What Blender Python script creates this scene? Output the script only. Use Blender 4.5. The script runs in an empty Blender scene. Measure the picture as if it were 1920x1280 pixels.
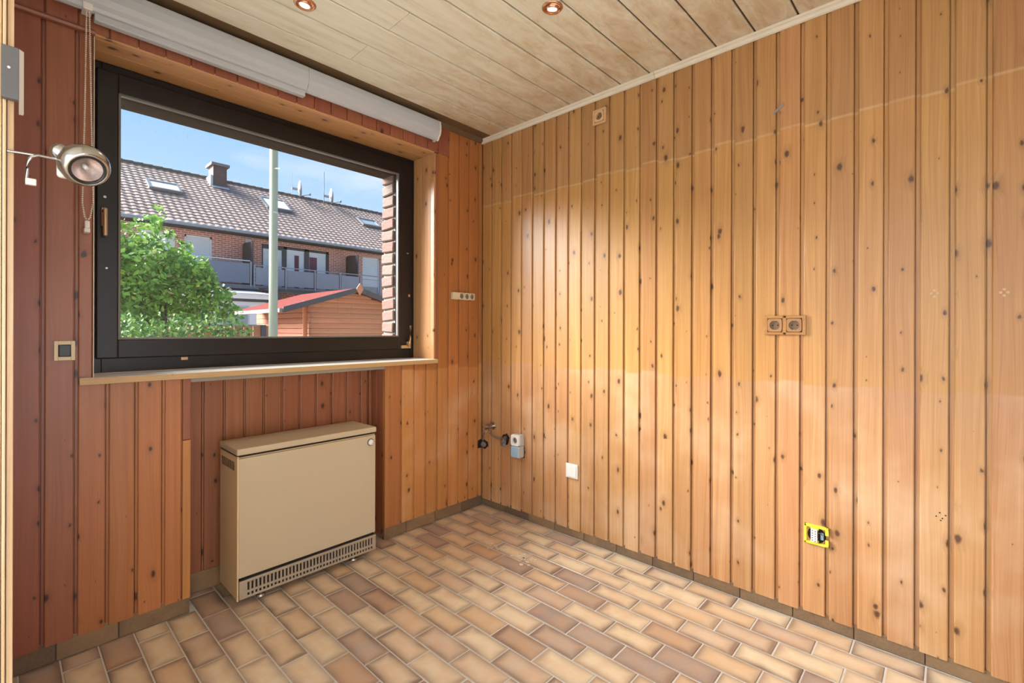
import bpy, bmesh, math, random
from mathutils import Vector, Matrix
random.seed(7)
PI = math.pi
scene = bpy.context.scene
COL = scene.collection

# ------------------------------------------------------------------ camera
cam_d = bpy.data.cameras.new('camera')
cam = bpy.data.objects.new('camera', cam_d)
COL.objects.link(cam)
cam_d.sensor_fit = 'HORIZONTAL'
cam_d.sensor_width = 36.0
cam_d.lens = 16.63
cam_d.shift_y = -21.9 / 1920.0
cam_d.clip_start = 0.05
cam_d.clip_end = 300
cam.matrix_world = (Matrix.Translation((-2.2137, -2.3190, 1.18)) @
                    Matrix.Rotation(-0.82471, 4, 'Z') @ Matrix.Rotation(PI / 2, 4, 'X') @
                    Matrix.Rotation(0.0028, 4, 'Z'))
scene.camera = cam

# ------------------------------------------------------------------ view
scene.view_settings.view_transform = 'Standard'
scene.view_settings.look = 'None'
scene.view_settings.exposure = 0.1
scene.view_settings.gamma = 1.0
scene.view_settings.use_curve_mapping = False
scene.cycles.adaptive_threshold = 0.03
scene.cycles.max_bounces = 6
scene.cycles.diffuse_bounces = 3
scene.cycles.glossy_bounces = 3
scene.cycles.transmission_bounces = 2
scene.cycles.transparent_max_bounces = 6
scene.cycles.caustics_reflective = False
scene.cycles.caustics_refractive = False

# ------------------------------------------------------------------ sky
world = bpy.data.worlds.new('sky')
scene.world = world
world.use_nodes = True
nt = world.node_tree
nt.nodes.clear()
w_out = nt.nodes.new('ShaderNodeOutputWorld')
w_bg = nt.nodes.new('ShaderNodeBackground')
w_tc = nt.nodes.new('ShaderNodeTexCoord')
w_sep = nt.nodes.new('ShaderNodeSeparateXYZ')
w_ramp = nt.nodes.new('ShaderNodeValToRGB')
nt.links.new(w_tc.outputs['Generated'], w_sep.inputs[0])
nt.links.new(w_sep.outputs['Z'], w_ramp.inputs[0])
cr = w_ramp.color_ramp
cr.elements[0].position = 0.0
cr.elements[0].color = (0.68, 0.84, 1.0, 1)
cr.elements[1].position = 1.0
cr.elements[1].color = (0.18, 0.42, 0.92, 1)
e = cr.elements.new(0.20); e.color = (0.52, 0.73, 1.0, 1)
e = cr.elements.new(0.42); e.color = (0.28, 0.54, 1.0, 1)
w_noise = nt.nodes.new('ShaderNodeTexNoise')
w_noise.inputs['Scale'].default_value = 3.2
w_noise.inputs['Detail'].default_value = 6
w_map = nt.nodes.new('ShaderNodeMapping')
w_map.inputs['Scale'].default_value = (1, 1, 3.5)
nt.links.new(w_tc.outputs['Generated'], w_map.inputs[0])
nt.links.new(w_map.outputs[0], w_noise.inputs['Vector'])
w_cr2 = nt.nodes.new('ShaderNodeValToRGB')
w_cr2.color_ramp.elements[0].position = 0.56
w_cr2.color_ramp.elements[0].color = (0, 0, 0, 1)
w_cr2.color_ramp.elements[1].position = 0.80
w_cr2.color_ramp.elements[1].color = (0.7, 0.7, 0.7, 1)
nt.links.new(w_noise.outputs[0], w_cr2.inputs[0])
w_mix = nt.nodes.new('ShaderNodeMix')
w_mix.data_type = 'RGBA'
nt.links.new(w_cr2.outputs[0], w_mix.inputs[0])
nt.links.new(w_ramp.outputs[0], w_mix.inputs[6])
w_mix.inputs[7].default_value = (0.95, 0.97, 1, 1)
nt.links.new(w_mix.outputs[2], w_bg.inputs['Color'])
w_bg.inputs['Strength'].default_value = 1.1
nt.links.new(w_bg.outputs[0], w_out.inputs[0])

# ------------------------------------------------------------------ sun and large lights
def light(name, kind, loc, direction, energy, color=(1, 1, 1), **kw):
    d = bpy.data.lights.new(name, kind)
    d.energy = energy
    d.color = color
    for k, v in kw.items():
        setattr(d, k, v)
    o = bpy.data.objects.new(name, d)
    o.location = loc
    o.rotation_euler = Vector(direction).to_track_quat('-Z', 'Y').to_euler()
    COL.objects.link(o)
    return o
# hazy daylight coming over the roof ridge opposite
light('hazy_sun', 'SUN', (-6, 12, 12), (0.58, -0.62, -0.53), 36.0, (1.0, 0.98, 0.95), angle=math.radians(48))
# two unseen fill lamps added behind and left of the camera
light('rear_fill_light', 'AREA', (-1.82, -3.52, 1.15), (0, 1, 0), 13.0, (0.95, 0.97, 1.0),
      shape='RECTANGLE', size=0.62, size_y=1.9)
light('left_fill_light', 'AREA', (-3.75, -2.05, 1.35), (1, 0.1, -0.05), 23.0, (0.95, 0.97, 1.0),
      shape='RECTANGLE', size=1.6, size_y=1.9)

# ------------------------------------------------------------------ mesh builder
class MB:
    def __init__(s):
        s.v = []; s.f = []; s.sm = []; s.mi = []
    def add(s, verts, faces, M=None, smooth=False, mi=0):
        b = len(s.v)
        if M is not None:
            verts = [M @ Vector(p) for p in verts]
        s.v += [tuple(p) for p in verts]
        for f in faces:
            s.f.append(tuple(i + b for i in f)); s.sm.append(smooth); s.mi.append(mi)
        return s
    def box(s, x0, x1, y0, y1, z0, z1, M=None, mi=0):
        v = [(x, y, z) for z in (z0, z1) for y in (y0, y1) for x in (x0, x1)]
        f = [(0, 2, 3, 1), (4, 5, 7, 6), (0, 1, 5, 4), (2, 6, 7, 3), (0, 4, 6, 2), (1, 3, 7, 5)]
        return s.add(v, f, M, False, mi)
    def bbox(s, x0, x1, y0, y1, z0, z1, b=0.003, M=None, seg=2, mi=0, smooth=False):
        bm = bmesh.new()
        bmesh.ops.create_cube(bm, size=1)
        for v in bm.verts:
            v.co = Vector(((x0 + x1) / 2 + v.co.x * (x1 - x0), (y0 + y1) / 2 + v.co.y * (y1 - y0), (z0 + z1) / 2 + v.co.z * (z1 - z0)))
        bmesh.ops.bevel(bm, geom=bm.edges[:], offset=b, segments=seg, affect='EDGES', profile=0.5)
        bm.verts.index_update()
        vs = [v.co.copy() for v in bm.verts]
        fs = [tuple(v.index for v in f.verts) for f in bm.faces]
        bm.free()
        return s.add(vs, fs, M, smooth, mi)
    def prism(s, pts, axis, a, b, M=None, smooth=False, mi=0):
        """polygon pts (2D) extruded along axis from a to b. axis 'x': pts=(y,z); 'y': (x,z); 'z': (x,y)"""
        n = len(pts)
        def mk(p, t):
            return {'x': (t, p[0], p[1]), 'y': (p[0], t, p[1]), 'z': (p[0], p[1], t)}[axis]
        v = [mk(p, a) for p in pts] + [mk(p, b) for p in pts]
        f = [(i, (i + 1) % n, n + (i + 1) % n, n + i) for i in range(n)]
        s.add(v, f, M, smooth, mi)
        s.add(v, [tuple(range(n - 1, -1, -1)), tuple(range(n, 2 * n))], M, False, mi)
        return s
    def lathe(s, prof, M=None, n=24, smooth=True, cap=True, mi=0):
        """prof = [(r, h)...] revolved round local z"""
        v = []; f = []
        for r, h in prof:
            for k in range(n):
                a = 2 * PI * k / n
                v.append((r * math.cos(a), r * math.sin(a), h))
        for i in range(len(prof) - 1):
            for k in range(n):
                f.append((i * n + k, i * n + (k + 1) % n, (i + 1) * n + (k + 1) % n, (i + 1) * n + k))
        s.add(v, f, M, smooth, mi)
        if cap:
            s.add(v, [tuple(range(n - 1, -1, -1)), tuple(range((len(prof) - 1) * n, len(prof) * n))], M, False, mi)
        return s
    def cyl(s, p, q, r, r2=None, n=16, smooth=True, mi=0):
        p = Vector(p); q = Vector(q); d = q - p
        M = Matrix.Translation(p) @ d.to_track_quat('Z', 'Y').to_matrix().to_4x4()
        return s.lathe([(r, 0), (r if r2 is None else r2, d.length)], M, n, smooth, True, mi)
    def tube(s, pts, r, n=8, mi=0):
        pts = [Vector(p) for p in pts]
        m = len(pts); v = []; f = []
        up = Vector((0, 0, 1))
        for i, p in enumerate(pts):
            d = (pts[min(i + 1, m - 1)] - pts[max(i - 1, 0)]).normalized()
            a = d.cross(up)
            if a.length < 0.05: a = d.cross(Vector((1, 0, 0)))
            a.normalize(); b = d.cross(a)
            rr = r[i] if isinstance(r, (list, tuple)) else r
            for k in range(n):
                t = 2 * PI * k / n
                v.append(p + a * rr * math.cos(t) + b * rr * math.sin(t))
        for i in range(m - 1):
            for k in range(n):
                f.append((i * n + k, i * n + (k + 1) % n, (i + 1) * n + (k + 1) % n, (i + 1) * n + k))
        s.add(v, f, None, True, mi)
        s.add(v, [tuple(range(n - 1, -1, -1)), tuple(range((m - 1) * n, m * n))], None, False, mi)
        return s
    def sphere(s, c, r, n=16, m=10, sc=(1, 1, 1), M=None, mi=0):
        prof = [(max(1e-5, r * math.sin(PI * i / m)), -r * math.cos(PI * i / m)) for i in range(m + 1)]
        MM = Matrix.Translation(c) @ (M or Matrix.Identity(4)) @ Matrix.Diagonal((*sc, 1))
        return s.lathe(prof, MM, n, True, False, mi)
    def mesh(s, name, mats):
        me = bpy.data.meshes.new(name)
        me.from_pydata(s.v, [], s.f)
        me.polygons.foreach_set('use_smooth', s.sm)
        if not isinstance(mats, (list, tuple)): mats = [mats]
        for m in mats: me.materials.append(m)
        if len(mats) > 1: me.polygons.foreach_set('material_index', s.mi)
        me.update()
        bm = bmesh.new(); bm.from_mesh(me)
        bmesh.ops.recalc_face_normals(bm, faces=bm.faces)
        bm.to_mesh(me); bm.free()
        return me
    def build(s, name, mat, parent=None, loc=(0, 0, 0), rz=0.0, label=None):
        o = bpy.data.objects.new(name, s.mesh(name, mat))
        COL.objects.link(o)
        o.location = loc
        o.rotation_euler = (0, 0, rz)
        if parent is not None: o.parent = parent
        if label: o['label'] = label
        return o

def link_mesh(name, me, parent=None, loc=(0, 0, 0), rz=0.0):
    o = bpy.data.objects.new(name, me); COL.objects.link(o)
    o.location = loc; o.rotation_euler = (0, 0, rz)
    if parent is not None: o.parent = parent
    return o
def thing(name, label, cat, loc=(0, 0, 0), rz=0.0, group=None):
    o = bpy.data.objects.new(name, None); COL.objects.link(o)
    o.empty_display_size = 0.05
    o.location = loc; o.rotation_euler = (0, 0, rz)
    o['label'] = label; o['category'] = cat
    if group: o['group'] = group
    return o
def tag(o, label, cat, kind=None, group=None):
    o['label'] = label; o['category'] = cat
    if kind: o['kind'] = kind
    if group: o['group'] = group
    return o
def structure(o, label, cat):
    return tag(o, label, cat, 'structure')
def struct_empty(name, label, cat, loc=(0, 0, 0), rz=0.0):
    o = thing(name, label, cat, loc, rz); o['kind'] = 'structure'; return o

# ------------------------------------------------------------------ materials
class NT:
    def __init__(s, name):
        s.m = bpy.data.materials.new(name); s.m.use_nodes = True
        s.t = s.m.node_tree; s.t.nodes.clear()
        s.out = s.t.nodes.new('ShaderNodeOutputMaterial')
    def n(s, typ, ins=None, **props):
        x = s.t.nodes.new(typ)
        for k, v in props.items(): setattr(x, k, v)
        for k, v in (ins or {}).items():
            if isinstance(v, bpy.types.NodeSocket): s.t.links.new(v, x.inputs[k])
            else: x.inputs[k].default_value = v
        return x
    def math(s, op, a, b=0.0, c=0.0, clamp=False):
        x = s.n('ShaderNodeMath', {0: a, 1: b, 2: c}, operation=op); x.use_clamp = clamp
        return x.outputs[0]
    def ramp(s, fac, stops, interp='LINEAR'):
        x = s.n('ShaderNodeValToRGB', {0: fac})
        x.color_ramp.interpolation = interp
        el = x.color_ramp.elements
        while len(el) > 1: el.remove(el[-1])
        el[0].position = stops[0][0]; el[0].color = c4(stops[0][1])
        for p, c in stops[1:]:
            q = el.new(p); q.color = c4(c)
        return x.outputs[0]
    def mix(s, fac, a, b, mode='MIX'):
        x = s.n('ShaderNodeMix', data_type='RGBA', blend_type=mode)
        for i, v in ((0, fac), (6, a), (7, b)):
            if isinstance(v, bpy.types.NodeSocket): s.t.links.new(v, x.inputs[i])
            else: x.inputs[i].default_value = v if i == 0 else c4(v)
        return x.outputs[2]
    def bsdf(s, color, rough=0.5, metal=0.0, spec=0.5, bump=None, bstr=0.2, bdist=0.002, coat=0.0, coat_r=0.15, **ins):
        d = {'Base Color': color if isinstance(color, bpy.types.NodeSocket) else c4(color), 'Roughness': rough, 'Metallic': metal,
             'Specular IOR Level': spec, 'Coat Weight': coat, 'Coat Roughness': coat_r}
        d.update(ins)
        b = s.n('ShaderNodeBsdfPrincipled', d)
        if bump is not None:
            bn = s.n('ShaderNodeBump', {'Height': bump, 'Strength': bstr, 'Distance': bdist})
            s.t.links.new(bn.outputs[0], b.inputs['Normal'])
        s.t.links.new(b.outputs[0], s.out.inputs[0])
        return s.m
def c4(c):
    if isinstance(c, (int, float)): c = (c, c, c)
    return tuple(c) if len(c) == 4 else (*c, 1)

def plain(name, color, rough=0.5, metal=0.0, spec=0.5, var=0.06, scale=30.0, bstr=0.05, coat=0.0):
    t = NT(name)
    tc = t.n('ShaderNodeTexCoord')
    no = t.n('ShaderNodeTexNoise', {'Vector': tc.outputs['Object'], 'Scale': scale, 'Detail': 3})
    k = 1 - var
    col = t.mix(no.outputs[0], tuple(x * k for x in color[:3]), tuple(min(1, x * (1 + var)) for x in color[:3]))
    return t.bsdf(col, rough, metal, spec, no.outputs[0], bstr, 0.001, coat)

def wood(name, light_c, dark_c, knot_c=(0.05, 0.02, 0.012), axis='z', zones=None, rough=0.36, knots=1.0, bstr=0.25, spec=0.5, pale=None):
    """varnished knotty pine; grain runs along axis of the object's own coordinates"""
    t = NT(name)
    tc = t.n('ShaderNodeTexCoord')
    oi = t.n('ShaderNodeObjectInfo')
    sp = t.n('ShaderNodeSeparateXYZ', {0: tc.outputs['Object']})
    X, Y, Z = sp.outputs
    if axis == 'x': X, Z = Z, X
    if axis == 'y': Y, Z = Z, Y
    rnd = oi.outputs['Random']
    off = t.math('MULTIPLY', rnd, 53.0)
    along = t.math('ADD', Z, off)
    cross = t.math('ADD', t.math('ADD', X, Y), t.math('MULTIPLY', rnd, 17.0))
    # knots
    kv = t.n('ShaderNodeCombineXYZ', {0: t.math('MULTIPLY', cross, 13.0), 1: t.math('MULTIPLY', along, 7.5), 2: 0.0})
    wob = t.n('ShaderNodeTexNoise', {'Vector': kv.outputs[0], 'Scale': 5.0, 'Detail': 2})
    kv2 = t.n('ShaderNodeVectorMath', {0: kv.outputs[0], 1: t.n('ShaderNodeVectorMath', {0: wob.outputs['Color'], 3: 0.12}, operation='SCALE').outputs[0]}, operation='ADD')
    vo = t.n('ShaderNodeTexVoronoi', {'Vector': kv2.outputs[0], 'Scale': 1.0, 'Randomness': 1.0}, voronoi_dimensions='2D')
    cs = t.n('ShaderNodeSeparateColor', {0: vo.outputs['Color']})
    size = t.math('MULTIPLY', t.math('SUBTRACT', t.math('POWER', cs.outputs[0], 1.6), 0.24, clamp=True), 0.17 * knots)
    d = vo.outputs['Distance']
    core = t.math('SUBTRACT', 1.0, t.math('DIVIDE', t.math('SUBTRACT', d, t.math('MULTIPLY', size, 0.55)), t.math('ADD', t.math('MULTIPLY', size, 0.6), 0.004)), clamp=True)
    core = t.math('MULTIPLY', core, t.math('GREATER_THAN', size, 0.006))
    halo = t.math('SUBTRACT', 1.0, t.math('DIVIDE', d, t.math('ADD', t.math('MULTIPLY', size, 3.2), 0.003)), clamp=True)
    halo = t.math('MULTIPLY', halo, t.math('GREATER_THAN', size, 0.006))
    # grain, bent round the knots
    bend = t.math('MULTIPLY', halo, 0.012)
    gx = t.math('ADD', cross, bend)
    warp = t.n('ShaderNodeTexNoise', {'Vector': t.n('ShaderNodeCombineXYZ', {0: t.math('MULTIPLY', cross, 9.0), 1: t.math('MULTIPLY', along, 1.1), 2: rnd}).outputs[0], 'Scale': 1.0, 'Detail': 2})
    gx2 = t.math('ADD', gx, t.math('MULTIPLY', warp.outputs[0], 0.055))
    gv = t.n('ShaderNodeCombineXYZ', {0: t.math('MULTIPLY', gx2, 260.0), 1: t.math('MULTIPLY', along, 2.2), 2: 0.0})
    g1 = t.n('ShaderNodeTexNoise', {'Vector': gv.outputs[0], 'Scale': 1.0, 'Detail': 3, 'Roughness': 0.6})
    gv2 = t.n('ShaderNodeCombineXYZ', {0: t.math('MULTIPLY', gx2, 60.0), 1: t.math('MULTIPLY', along, 0.9), 2: 3.0})
    g2 = t.n('ShaderNodeTexNoise', {'Vector': gv2.outputs[0], 'Scale': 1.0, 'Detail': 2})
    grain = t.math('ADD', t.math('MULTIPLY', g1.outputs[0], 0.55), t.math('MULTIPLY', g2.outputs[0], 0.45))
    gf = t.ramp(grain, [(0.33, 0.0), (0.68, 1.0)])
    col = t.mix(gf, dark_c, light_c)
    # board to board tone
    tone = t.math('ADD', 0.90, t.math('MULTIPLY', t.math('FRACT', t.math('MULTIPLY', rnd, 7.31)), 0.2))
    hsv = t.n('ShaderNodeHueSaturation', {'Hue': t.math('ADD', 0.494, t.math('MULTIPLY', t.math('FRACT', t.math('MULTIPLY', rnd, 3.7)), 0.012)), 'Saturation': 1.0, 'Value': tone, 'Color': col})
    col = hsv.outputs[0]
    # cloudy ageing
    ag = t.n('ShaderNodeTexNoise', {'Vector': t.n('ShaderNodeCombineXYZ', {0: t.math('MULTIPLY', cross, 6.0), 1: t.math('MULTIPLY', along, 2.5), 2: 9.0}).outputs[0], 'Scale': 1.0, 'Detail': 3})
    col = t.mix(t.ramp(ag.outputs[0], [(0.35, 0.0), (0.75, 0.28)]), col, tuple(x * 0.8 for x in dark_c))
    if zones:      # old covering lines: the band between the cupboards aged to a deeper orange
        geo = t.n('ShaderNodeNewGeometry')
        wp = t.n('ShaderNodeSeparateXYZ', {0: geo.outputs['Position']})
        wz = wp.outputs[2]
        z0, z1, band, low, top = zones
        jit = t.math('MULTIPLY', t.math('FRACT', t.math('MULTIPLY', rnd, 11.3)), 0.028)
        wz = t.math('ADD', wz, jit)
        in_low = t.math('SUBTRACT', 1.0, t.math('DIVIDE', t.math('SUBTRACT', wz, z0), 0.010), clamp=True)
        in_top = t.math('DIVIDE', t.math('SUBTRACT', wz, z1), 0.004, clamp=True)
        col = t.mix(1.0, col, t.mix(in_low, t.mix(in_top, band, top), low), 'MULTIPLY')
        # bleached, scuffed patches where cupboards stood
        pn = t.n('ShaderNodeTexNoise', {'Vector': geo.outputs['Position'], 'Scale': 3.0, 'Detail': 4})
        col = t.mix(t.math('MULTIPLY', in_low, t.ramp(pn.outputs[0], [(0.48, 0.0), (0.72, 0.45)])), col, (0.72, 0.52, 0.35))
        # pale scuffed line along the upper edge
        ln = t.math('SUBTRACT', 1.0, t.math('DIVIDE', t.math('ABSOLUTE', t.math('SUBTRACT', wz, z1 + 0.004)), 0.008), clamp=True)
        col = t.mix(t.math('MULTIPLY', ln, t.math('MULTIPLY', ag.outputs[0], 0.7)), col, (0.75, 0.55, 0.33))
    col = t.mix(t.math('MULTIPLY', halo, 0.55), col, tuple(x * 0.62 for x in dark_c))
    col = t.mix(t.math('MULTIPLY', core, 0.92), col, knot_c)
    ht = t.math('SUBTRACT', t.math('MULTIPLY', grain, 0.6), t.math('MULTIPLY', core, 0.25))
    return t.bsdf(col, rough, 0, spec, ht, bstr, 0.0012)

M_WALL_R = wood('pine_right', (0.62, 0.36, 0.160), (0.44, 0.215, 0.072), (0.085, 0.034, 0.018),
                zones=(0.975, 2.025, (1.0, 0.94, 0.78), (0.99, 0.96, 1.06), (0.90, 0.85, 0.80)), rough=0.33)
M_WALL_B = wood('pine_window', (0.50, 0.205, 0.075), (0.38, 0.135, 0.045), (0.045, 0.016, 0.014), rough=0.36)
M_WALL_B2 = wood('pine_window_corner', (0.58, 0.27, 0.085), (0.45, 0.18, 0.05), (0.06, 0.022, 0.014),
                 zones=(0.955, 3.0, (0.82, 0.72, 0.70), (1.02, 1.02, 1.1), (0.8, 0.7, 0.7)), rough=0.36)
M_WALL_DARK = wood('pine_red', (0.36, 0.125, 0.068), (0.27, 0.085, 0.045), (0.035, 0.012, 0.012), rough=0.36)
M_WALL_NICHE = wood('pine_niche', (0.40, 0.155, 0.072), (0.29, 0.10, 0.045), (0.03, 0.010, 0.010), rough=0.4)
M_REVEAL_X = wood('pine_soffit', (0.66, 0.38, 0.17), (0.50, 0.25, 0.10), axis='x', rough=0.4)
M_REVEAL_Z = wood('pine_reveal', (0.62, 0.34, 0.16), (0.46, 0.22, 0.09), rough=0.3)
M_TRIM_RED = wood('pine_trim', (0.33, 0.12, 0.06), (0.25, 0.085, 0.04), rough=0.4, knots=0.3)
M_TRIM_RED_X = wood('pine_trim_long', (0.36, 0.14, 0.075), (0.28, 0.10, 0.05), rough=0.4, knots=0.3, axis='x')
M_EDGE = wood('pine_edge', (0.54, 0.25, 0.085), (0.43, 0.175, 0.05), rough=0.4, knots=0.2)
M_DARKSTRIP = wood('brown_strip', (0.20, 0.13, 0.07), (0.13, 0.08, 0.04), axis='x', rough=0.5, knots=0.2)

def ceiling_mat():
    t = NT('ceiling_decor')
    tc = t.n('ShaderNodeTexCoord'); oi = t.n('ShaderNodeObjectInfo')
    off = t.n('ShaderNodeCombineXYZ', {0: t.math('MULTIPLY', oi.outputs['Random'], 31.0), 1: oi.outputs['Random'], 2: 0.0})
    v = t.n('ShaderNodeVectorMath', {0: tc.outputs['Object'], 1: off.outputs[0]}, operation='ADD').outputs[0]
    m1 = t.n('ShaderNodeMapping', {'Vector': v, 'Scale': (3.5, 26.0, 1.0)})
    n1 = t.n('ShaderNodeTexNoise', {'Vector': m1.outputs[0], 'Scale': 1.0, 'Detail': 6, 'Roughness': 0.65})
    m2 = t.n('ShaderNodeMapping', {'Vector': v, 'Scale': (4.0, 9.0, 1.0)})
    n2 = t.n('ShaderNodeTexNoise', {'Vector': m2.outputs[0], 'Scale': 1.4, 'Detail': 8, 'Roughness': 0.7, 'Distortion': 0.6})
    col = t.ramp(n1.outputs[0], [(0.30, (0.66, 0.62, 0.46)), (0.50, (0.79, 0.755, 0.61)), (0.72, (0.85, 0.825, 0.71))])
    geo = t.n('ShaderNodeNewGeometry'); ps = t.n('ShaderNodeSeparateXYZ', {0: geo.outputs['Position']})
    # old smoke and damp staining, stronger towards the panelled wall and the window corner
    near = t.math('ADD', t.math('MULTIPLY', t.math('ADD', ps.outputs[0], 1.15, clamp=True), 0.30), 0.0)
    near = t.math('ADD', near, t.math('MULTIPLY', t.math('ADD', t.math('MULTIPLY', ps.outputs[1], 2.0), 0.75, clamp=True), t.math('MULTIPLY', t.math('ADD', ps.outputs[0], 1.1, clamp=True), 0.16)))
    st = t.math('ADD', n2.outputs[0], near)
    col = t.mix(t.ramp(st, [(0.60, 0.0), (0.92, 0.62)]), col, (0.50, 0.29, 0.11))
    m3 = t.n('ShaderNodeTexNoise', {'Vector': m2.outputs[0], 'Scale': 4.0, 'Detail': 5})
    spots = t.math('MULTIPLY', t.ramp(m3.outputs[0], [(0.60, 0.0), (0.70, 1.0)]), t.math('MULTIPLY', near, 1.0))
    col = t.mix(t.math('MULTIPLY', spots, 0.8), col, (0.16, 0.12, 0.07))
    return t.bsdf(col, 0.45, 0, 0.4, n1.outputs[0], 0.05, 0.001)
M_CEIL = ceiling_mat()
M_CEIL_BACK = plain('ceiling_groove', (0.12, 0.085, 0.045), 0.8)

def tile_mat(name, stops, edge, grey=0.0):
    t = NT(name)
    tc = t.n('ShaderNodeTexCoord'); oi = t.n('ShaderNodeObjectInfo')
    rnd = oi.outputs['Random']
    off = t.n('ShaderNodeCombineXYZ', {0: t.math('MULTIPLY', rnd, 91.0), 1: t.math('MULTIPLY', rnd, 37.0), 2: 0.0})
    v = t.n('ShaderNodeVectorMath', {0: tc.outputs['Object'], 1: off.outputs[0]}, operation='ADD').outputs[0]
    n1 = t.n('ShaderNodeTexNoise', {'Vector': v, 'Scale': 14.0, 'Detail': 3})
    n2 = t.n('ShaderNodeTexNoise', {'Vector': v, 'Scale': 110.0, 'Detail': 3})
    n3 = t.n('ShaderNodeTexNoise', {'Vector': v, 'Scale': 9.0, 'Detail': 1})
    base = t.ramp(rnd, stops)
    base = t.mix(t.math('MULTIPLY', t.math('SUBTRACT', n1.outputs[0], 0.42, clamp=True), 1.2), base, (0.60, 0.31, 0.13))
    g = t.n('ShaderNodeSeparateXYZ', {0: tc.outputs['Generated']})
    ex = t.math('ABSOLUTE', t.math('SUBTRACT', g.outputs[0], 0.5))
    ey = t.math('ABSOLUTE', t.math('SUBTRACT', g.outputs[1], 0.5))
    # distance to the rim in metres-ish (long side is local y)
    dx = t.math('MULTIPLY', t.math('SUBTRACT', 0.5, ex), 0.10)
    dy = t.math('MULTIPLY', t.math('SUBTRACT', 0.5, ey), 0.20)
    # flashed rim: lopsided per tile
    side = t.math('SUBTRACT', t.math('FRACT', t.math('MULTIPLY', rnd, 23.7)), 0.5)
    dd = t.math('MINIMUM', dx, t.math('ADD', dy, t.math('MULTIPLY', t.math('MULTIPLY', side, t.math('SUBTRACT', g.outputs[1], 0.5)), 0.05)))
    dd = t.math('ADD', dd, t.math('MULTIPLY', t.math('SUBTRACT', n3.outputs[0], 0.5), 0.030))
    f = t.ramp(dd, [(0.0, 0.95), (0.008, 0.66), (0.019, 0.28), (0.036, 0.0)])
    amt = t.math('ADD', 0.55, t.math('MULTIPLY', t.math('FRACT', t.math('MULTIPLY', rnd, 51.3)), 0.45))
    col = t.mix(t.math('MULTIPLY', f, amt), base, edge)
    col = t.mix(t.math('MULTIPLY', n2.outputs[0], 0.14), col, (0.7, 0.6, 0.48))
    return t.bsdf(col, 0.34, 0, 0.5, n2.outputs[0], 0.10, 0.0008)
M_TILE = tile_mat('floor_tile', [(0.0, (0.75, 0.60, 0.42)), (0.30, (0.78, 0.65, 0.46)), (0.5, (0.68, 0.48, 0.30)), (0.66, (0.74, 0.58, 0.41)), (0.80, (0.62, 0.47, 0.35)), (0.91, (0.36, 0.28, 0.25)), (1.0, (0.56, 0.36, 0.23))], (0.17, 0.10, 0.075))
M_BASETILE = tile_mat('base_tile', [(0.0, (0.28, 0.165, 0.072)), (1.0, (0.34, 0.20, 0.088))], (0.08, 0.045, 0.025))
M_GROUT = plain('grout', (0.62, 0.59, 0.56), 0.85, var=0.15, scale=60)
M_PLASTER = plain('white_plaster', (0.78, 0.76, 0.72), 0.8)
M_MASONRY = plain('masonry', (0.35, 0.30, 0.26), 0.9)
M_FRAME = plain('black_brown_window_paint', (0.013, 0.010, 0.009), 0.34, spec=0.35, var=0.3, scale=20)
M_BEAD = plain('grey_glazing_bead', (0.14, 0.125, 0.115), 0.35)
M_SILL = plain('white_sill_stone', (0.82, 0.80, 0.77), 0.25, var=0.04)
M_SILL_EDGE = wood('sill_edge_wood', (0.62, 0.42, 0.22), (0.50, 0.32, 0.15), axis='x', rough=0.5, knots=0.4)
M_GREYBAR = plain('grey_bar', (0.36, 0.33, 0.27), 0.6)
M_BRONZE = plain('bronze_handle', (0.42, 0.29, 0.19), 0.35, metal=0.7)
M_BRASS = plain('brass', (0.55, 0.40, 0.20), 0.4, metal=0.6)
M_BLIND = plain('white_blind', (0.50, 0.525, 0.56), 0.35, var=0.02)
M_WHITE = plain('white_plastic', (0.80, 0.78, 0.74), 0.35, var=0.02)
M_CLEAR = plain('translucent_plastic', (0.75, 0.72, 0.68), 0.25, var=0.02)
M_CREAM = plain('cream_plastic', (0.72, 0.60, 0.42), 0.4, var=0.03)
M_BLACK = plain('black_plastic', (0.012, 0.014, 0.016), 0.35, var=0.2)
M_HOLE = plain('dark_void', (0.012, 0.009, 0.008), 0.9)
M_CHROME = plain('chrome', (0.50, 0.49, 0.49), 0.20, metal=1.0, var=0.03)
M_STEEL = plain('worn_steel', (0.45, 0.42, 0.39), 0.35, metal=0.9, var=0.2)
M_GREYMETAL = plain('dark_grey_metal', (0.13, 0.13, 0.135), 0.45, metal=0.3)
M_TRIM_WHITE = plain('whitewashed_trim', (0.72, 0.64, 0.50), 0.5, var=0.10, scale=12)
M_CASING = wood('pale_casing', (0.78, 0.62, 0.42), (0.62, 0.40, 0.20), rough=0.4, knots=0.15)
M_SOCKET_WOOD = wood('socket_wood', (0.50, 0.24, 0.075), (0.36, 0.15, 0.04), axis='x', rough=0.3, knots=0.0)
M_SOCKET_BROWN = wood('socket_insert', (0.46, 0.26, 0.12), (0.36, 0.18, 0.075), rough=0.35, knots=0.0)
M_SOCKET_CUP = plain('socket_cup', (0.21, 0.12, 0.06), 0.45)
M_SOCKET_LIGHT = wood('socket_light_wood', (0.74, 0.47, 0.26), (0.62, 0.36, 0.17), axis='x', rough=0.35, knots=0.0)
M_GREYPLASTIC = plain('grey_plastic', (0.50, 0.49, 0.47), 0.5)
M_BLUE = plain('blue_lid', (0.30, 0.46, 0.58), 0.35)
M_YELLOW = plain('yellow_plastic', (0.80, 0.68, 0.05), 0.4)
M_COPPER = plain('copper', (0.62, 0.30, 0.17), 0.32, metal=0.8)
M_RUBBER = plain('grey_rubber', (0.15, 0.125, 0.11), 0.7)
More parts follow.
